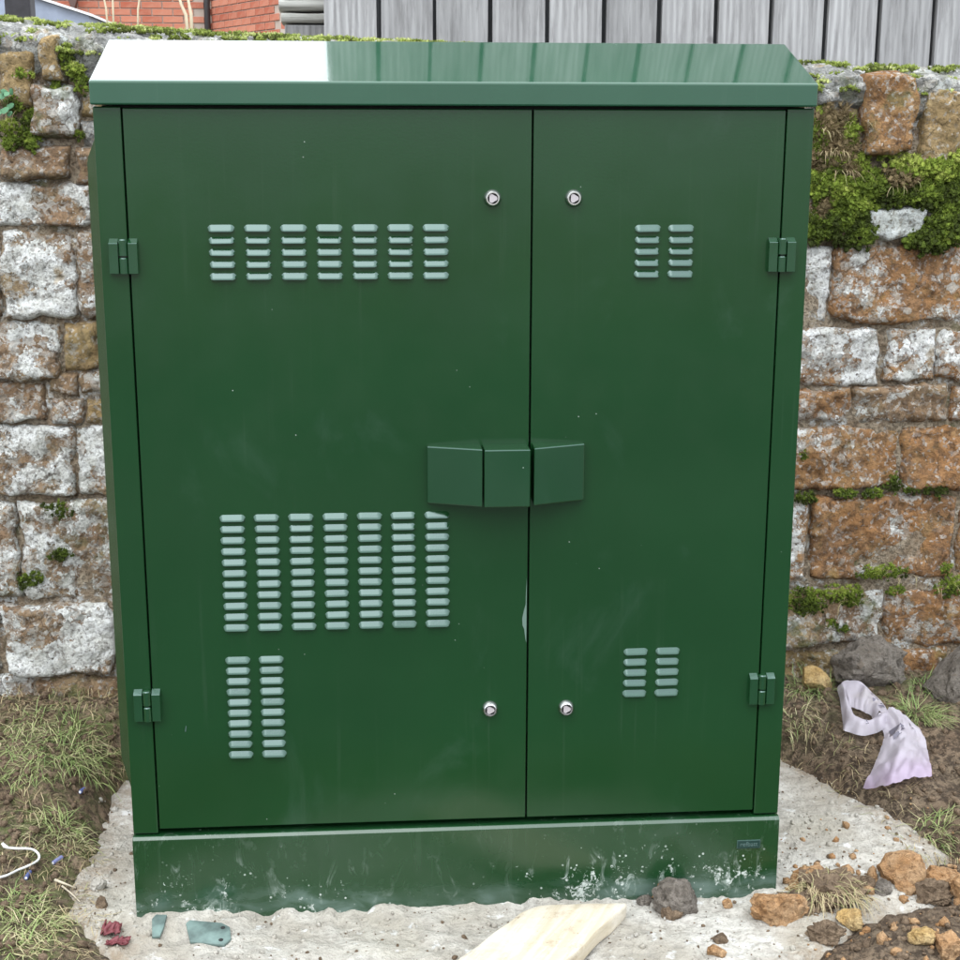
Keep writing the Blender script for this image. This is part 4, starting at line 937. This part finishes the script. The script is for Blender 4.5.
# handle loop of the bag: an outer and an inner outline around the hole
OUT = [(892, 723), (886, 711), (874, 696), (858, 683), (838, 686), (840, 702), (843, 722), (845, 734), (866, 737), (884, 731), (892, 723)]
INN = [(874, 722), (871, 717), (866, 712), (858, 709), (851, 707), (850, 710), (854, 717), (858, 723), (863, 727), (869, 726), (874, 722)]
patch('film', OUT, INN, 64, 8, .016, 3.0, lambda s, t: .12)
def mark(ca, cb, pts_, lift, seed):
    V = [patch_pt(ca, cb, s, t, lift, seed)-bag0+np.array((0, -.0012, .0016)) for s, t in pts_]
    meshobj('printed_mark', V, [tuple(range(len(V)))], M_PRINT, bag, False)
for pts_ in ([(.27, .12), (.31, .42), (.40, .22)], [(.30, .42), (.36, .52), (.35, .36)], [(.40, .24), (.47, .28), (.44, .46), (.39, .36)], [(.36, .46), (.42, .42), (.39, .54)]): mark(LA, LB, pts_, .014, 1.0)
for pts_ in ([(.30, .66), (.33, .68), (.30, .76)], [(.36, .72), (.40, .74), (.39, .82)]): mark(LA, LB, pts_, .014, 1.0)
for pts_ in ([(.14, .30), (.17, .25), (.175, .6), (.15, .7)], [(.18, .35), (.20, .30), (.205, .45)], [(.06, .3), (.085, .3), (.08, .7)], [(.095, .3), (.105, .35), (.10, .8)], [(.80, .3), (.82, .3), (.81, .6)], [(.92, .4), (.935, .4), (.93, .8)]): mark(OUT, INN, pts_, .016, 3.0)

# ------------------------------------------------------------------ timber fence behind the wall
FY = 1.42; M_BACK = m_wood('gap_shade_timber', (.10, .105, .11), (.15, .155, .16), (.05, .05, .055))  # darkened copy of the fence timber, gap shade put into its colour
fence = empty('timber_fence', (1.2, FY, .9)); tag(fence, 'weathered grey vertical board fence standing behind the stone wall', 'fence')
edges = [324, 377, 381, 433, 436.5, 488, 492.5, 545, 549.5, 602, 606.5, 657, 662, 714, 718.5, 768.5, 773, 823, 828, 876.5, 881.5, 931.5, 936.5]
X = [float(at(p, 25, FY)[0]) for p in edges]; bl = [(X[0], X[1]-.0005)]+[(X[i]+.0005, X[i+1]-.0005) for i in range(2, len(X)-1, 2)]
x = X[-1]
for _ in range(9): bl.append((x, x+.137)); x += .149
fr = random.Random(5)
for x0, x1 in bl:
    bm = bmesh.new(); nzs = 12; z0, z1 = .97, 2.78+fr.uniform(-.015, .015); wv = fr.uniform(0, 9); cup = fr.uniform(-.003, .003)
    A = []
    for j in range(nzs+1):
        z = z0+(z1-z0)*j/nzs; dx = .0022*nz(wv, z*2, 0); dw = .0012*nz(wv, z*4, 3); yy = cup*math.sin(z*3)
        A.append([bm.verts.new(p) for p in ((x0+dx+dw, yy, z), (x1+dx-dw, yy, z), (x1+dx-dw, yy+.021, z), (x0+dx+dw, yy+.021, z))])
    for a, b in zip(A, A[1:]):
        for q in range(4): bm.faces.new((a[q], a[(q+1) % 4], b[(q+1) % 4], b[q]))
    bm.faces.new(A[0]); bm.faces.new(A[-1])
    bmesh.ops.translate(bm, vec=(-1.2, 0, -.9), verts=bm.verts)
    o = bmobj('board', bm, M_FENCE, fence); o['shade'] = fr.random()
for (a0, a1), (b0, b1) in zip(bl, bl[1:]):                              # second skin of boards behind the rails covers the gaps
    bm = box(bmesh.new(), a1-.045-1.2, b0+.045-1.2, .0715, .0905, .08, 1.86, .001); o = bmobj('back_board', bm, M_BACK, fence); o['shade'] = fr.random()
for z in (1.18, 1.85, 2.52):
    bm = box(bmesh.new(), X[0]-1.2+.01, x-1.2, .0255, .07, z-.9-.04, z-.9+.04, .003); o = bmobj('rail', bm, M_FENCE, fence); o['shade'] = .1
for px in (X[0]+.06, X[0]+1.9):
    bm = box(bmesh.new(), px-1.2-.05, px-1.2+.05, .0925, .19, .02, 1.86, .004); o = bmobj('post', bm, M_FENCE, fence); o['shade'] = .2
# stacked silver planks left of the fence
pk = empty('plank_stack', (float(at(300, 15, 1.75)[0]), 1.75, .95)); tag(pk, 'stack of weathered silver planks beside the fence end', 'planks')
for i, (ya, yb, dx) in enumerate([(25, 13.8, .0), (12.8, 1.0, -.006), (0, -12, .004), (-13, -25, -.004), (-26, -38, 0)]):
    za, zb = at(300, ya, 1.75)[2], at(300, yb, 1.75)[2]; xl = at(282.5, 15, 1.75)[0]+dx
    V = []; F = []; nx_ = 26; n_ = 10
    for q in range(nx_+1):
        xx = xl+.75*q/nx_
        for s in range(n_):
            a = 2*math.pi*s/n_; cy_, cz_ = math.cos(a), math.sin(a); sy_ = abs(cy_)**.45*math.copysign(1, cy_)*.07; sz_ = abs(cz_)**.5*math.copysign(1, cz_)*(zb-za)/2
            wob = 1+.14*fbm(xx*9, a, i*3.3, 3)
            V.append((xx-pk.location.x, sy_, za+(zb-za)/2+sz_*wob+.003*nz(xx*8, i, 2)-.95))
    for q in range(nx_):
        for s in range(n_): F.append((q*n_+s, q*n_+(s+1) % n_, (q+1)*n_+(s+1) % n_, (q+1)*n_+s))
    F.append(tuple(range(n_))[::-1]); F.append(tuple(nx_*n_+s for s in range(n_)))
    o = meshobj('plank', V, F, M_PLANK, pk, True); o['shade'] = .3+.15*i
zb_ = at(300, 25.5, 1.75)[2]
bm = box(bmesh.new(), -.04, .70, -.06, .06, 0, zb_-.95-.002, .004); bmobj('bearer', bm, M_FENCE, pk)['shade'] = .1

# ------------------------------------------------------------------ brick house beyond the garden
HY = 14.5
house = empty('brick_house', (float(at(140, 20, HY)[0]), HY, .95)); tag(house, 'red brick house wall far behind the stone wall', 'house')
hx = house.location.x
def m_brick(name, c1, c2, mort, texture):
    k = NM(name); c = k.coord(); 
    if texture:
        mp = k.n('ShaderNodeMapping'); k.set(mp.inputs[0], c); mp.inputs['Rotation'].default_value = (rad(90), 0, 0)
        br = k.n('ShaderNodeTexBrick'); k.set(br.inputs['Vector'], mp.outputs[0]); br.inputs['Scale'].default_value = 1; br.inputs['Brick Width'].default_value = .225; br.inputs['Row Height'].default_value = .075; br.inputs['Mortar Size'].default_value = .006
        br.inputs['Color1'].default_value = (*c1, 1); br.inputs['Color2'].default_value = (*c2, 1); br.inputs['Mortar'].default_value = (*mort, 1); return k.fin(br.outputs[0], .9)
    rv = k.attr('shade', 'OBJECT'); col = k.mix(rv, c1, c2); col = k.mix(k.ramp(k.noise(c, 14, 4), .4, .7, 0, .35), col, (.50, .30, .22))
    return k.fin(col, .88, None, .2)
M_BR = m_brick('red_brick', (.36, .10, .06), (.50, .20, .13), None, False); M_BRT = m_brick('red_brickwork', (.36, .11, .07), (.46, .18, .12), (.42, .36, .31), True); M_BM = simple('brick_mortar', (.40, .33, .28), .9)
XL, XR = float(at(-60, 10, HY)[0]), float(at(205, 10, HY)[0]); ZB0, ZB1 = float(at(140, 40, HY)[2])-.2, float(at(140, -12, HY)[2])+.1
bm = box(bmesh.new(), XL-6-hx, XR-hx, .004, 4, -.3, 4.4); bmobj('wall', bm, M_BRT, house)
bm = box(bmesh.new(), XL-hx, XR-hx, -.004, .0035, ZB0-.95, ZB1-.95); bmobj('bed_mortar', bm, M_BM, house)
bme = bpy.data.meshes.new('brick'); b_ = box(bmesh.new(), -.1065, .1065, -.012, 0, -.0318, .0318, .002, 1); b_.to_mesh(bme); b_.free(); bme.materials.append(M_BR)
br_ = random.Random(2)
def bricks(par, ox, oy, dirx, diry, length, z0, z1):
    row = 0; z = z0+.04
    while z < z1-.03:
        s = .11+(row % 2)*.1125
        while s < length-.05:
            o = link(bpy.data.objects.new('brick', bme), par); o.location = (ox+dirx*s, oy+diry*s, z); o.rotation_euler = (0, 0, math.atan2(diry, dirx)); o['shade'] = br_.random(); s += .225
        z += .075; row += 1
bricks(house, XL-hx, -.004, 1, 0, XR-XL, ZB0-.95, ZB1-.95)
# projecting wing, set at an angle
wing = empty('brick_wing', (float(at(209, 20, HY)[0]), HY-.02, .95)); tag(wing, 'paler angled brick wing right of the drainpipe far behind the wall', 'house')
p1 = at(280.5, 20, HY-1.6); dx, dy = p1[0]-wing.location.x, p1[1]-wing.location.y; LW = math.hypot(dx, dy); ux, uy = dx/LW, dy/LW
wz0, wz1 = float(at(250, 45, HY-1)[2])-.95-.1, float(at(250, -12, HY-1)[2])-.95+.05
bm = box(bmesh.new(), 0, LW, .004, .3, -.3, 4.0); wo_ = bmobj('wall', bm, M_BRT, wing); wo_.rotation_euler = (0, 0, math.atan2(uy, ux))
bm = box(bmesh.new(), 0, LW, -.004, .0035, wz0, wz1); w2 = bmobj('bed_mortar', bm, M_BM, wing); w2.rotation_euler = (0, 0, math.atan2(uy, ux))
bricks(wing, uy*.004, -ux*.004, ux, uy, LW, wz0, wz1)
M_BLACK = simple('dark_plastic', (.03, .028, .03), .5)
dpx = float(at(207, 10, HY-.15)[0])
e = empty('drainpipe', (dpx, HY-.15, .95)); tag(e, 'dark drainpipe at the joint of the two brick walls', 'pipe')
bmobj('pipe', tube(bmesh.new(), [(0, 0, -.1), (0, 0, 3.6)], .034, 12), M_BLACK, e, True)
for z in (.9, 2.35): bmobj('bracket', box(bmesh.new(), -.06, .06, -.04, .12, z, z+.05, .004), M_BLACK, e)
# wall lantern silhouette on the brick
c = at(73, -2, HY-.12); e = empty('wall_lantern', tuple(c)); tag(e, 'dark brown fitting hanging on the far brick wall', 'lamp')
bm = bmesh.new(); prism(bm, [(-.05, .09), (.05, .09), (.045, -.03), (.012, -.12), (-.012, -.12), (-.045, -.03)], 'y', -.04, .05, .006); bmobj('body', bm, simple('brown_metal', (.10, .055, .045), .5), e)
bmobj('arm', tube(bmesh.new(), [(0, 0, .09), (0, 0, .16), (0, .10, .18)], .012, 8), M_BLACK, e, True)
# blue grey lean-to in the garden
SY = 9.0; M_LEAN = simple('blue_grey_boards', (.27, .31, .40), .7, nscale=6, namp=.1); M_VERGE = simple('white_verge', (.72, .72, .74), .6)
a, b = at(-60, -33, SY), at(89, 16, SY); sh = empty('lean_to_shed', (float(a[0]), SY, .95)); tag(sh, 'blue grey lean-to with sloping white edged roof at upper left', 'shed')
bm = bmesh.new(); prism(bm, [(0, -.02), (b[0]-a[0], -.02), (b[0]-a[0], b[2]-.95), (0, a[2]-.95)], 'y', 0, 1.4); bmobj('gable', bm, M_LEAN, sh)
bm = bmesh.new(); prism(bm, [(-.03, a[2]-.95+.012), (b[0]-a[0]+.03, b[2]-.95-.006), (b[0]-a[0]+.03, b[2]-.95+.012), (-.03, a[2]-.95+.03)], 'y', -.04, 1.45); bmobj('roof', bm, M_VERGE, sh)
pc = at(20, 6, 3.4); e = empty('garden_post', (float(pc[0]), 3.4, .95)); tag(e, 'dark square garden post behind the wall at the left', 'post')
bmobj('shaft', box(bmesh.new(), -.047, .047, -.047, .047, -.05, 1.15, .006), simple('dark_post_timber', (.035, .033, .038), .8, nscale=12), e)
bm = bmesh.new(); prism(bm, [(-.06, 1.152), (.06, 1.152), (.05, 1.18), (0, 1.21), (-.05, 1.18)], 'y', -.06, .06, .003); bmobj('cap', bm, M_BLACK, e)
# dry stalks rising from the wall top
M_STALK = simple('dry_stalk', (.55, .46, .33), .7)
for pts_, label in [([(108, 22), (106, 8), (103, -6), (99, -25)], 'leftmost dry stalk rising above the wall top'), ([(113, 22), (113, 8), (112.5, -8), (113, -22)], 'thin straight dry stalk beside the leftmost one'), ([(137, 24), (138, 10), (140, -5), (141, -20)], 'single dry stalk in the middle of the brick wall view'),
                    ([(189, 30), (186, 15), (181, 4), (176, -14)], 'thick bent dry stalk left of the drainpipe'), ([(192, 30), (191, 14), (189, 4), (186, -12)], 'second pale stalk beside the thick bent one')]:
    P = [at(a, b, WY+.22) for a, b in pts_]; P[0] = P[0]-np.array((0, 0, .05)); r = .0045 if 'thick' in label or 'second' in label else .0026
    bm = bmesh.new(); tube(bm, P, [r, r*.9, r*.75, r*.4], 7); tag(bmobj('dry_stalk', bm, M_STALK, None, True), label, 'stalk', 'dry stalks on the wall top')
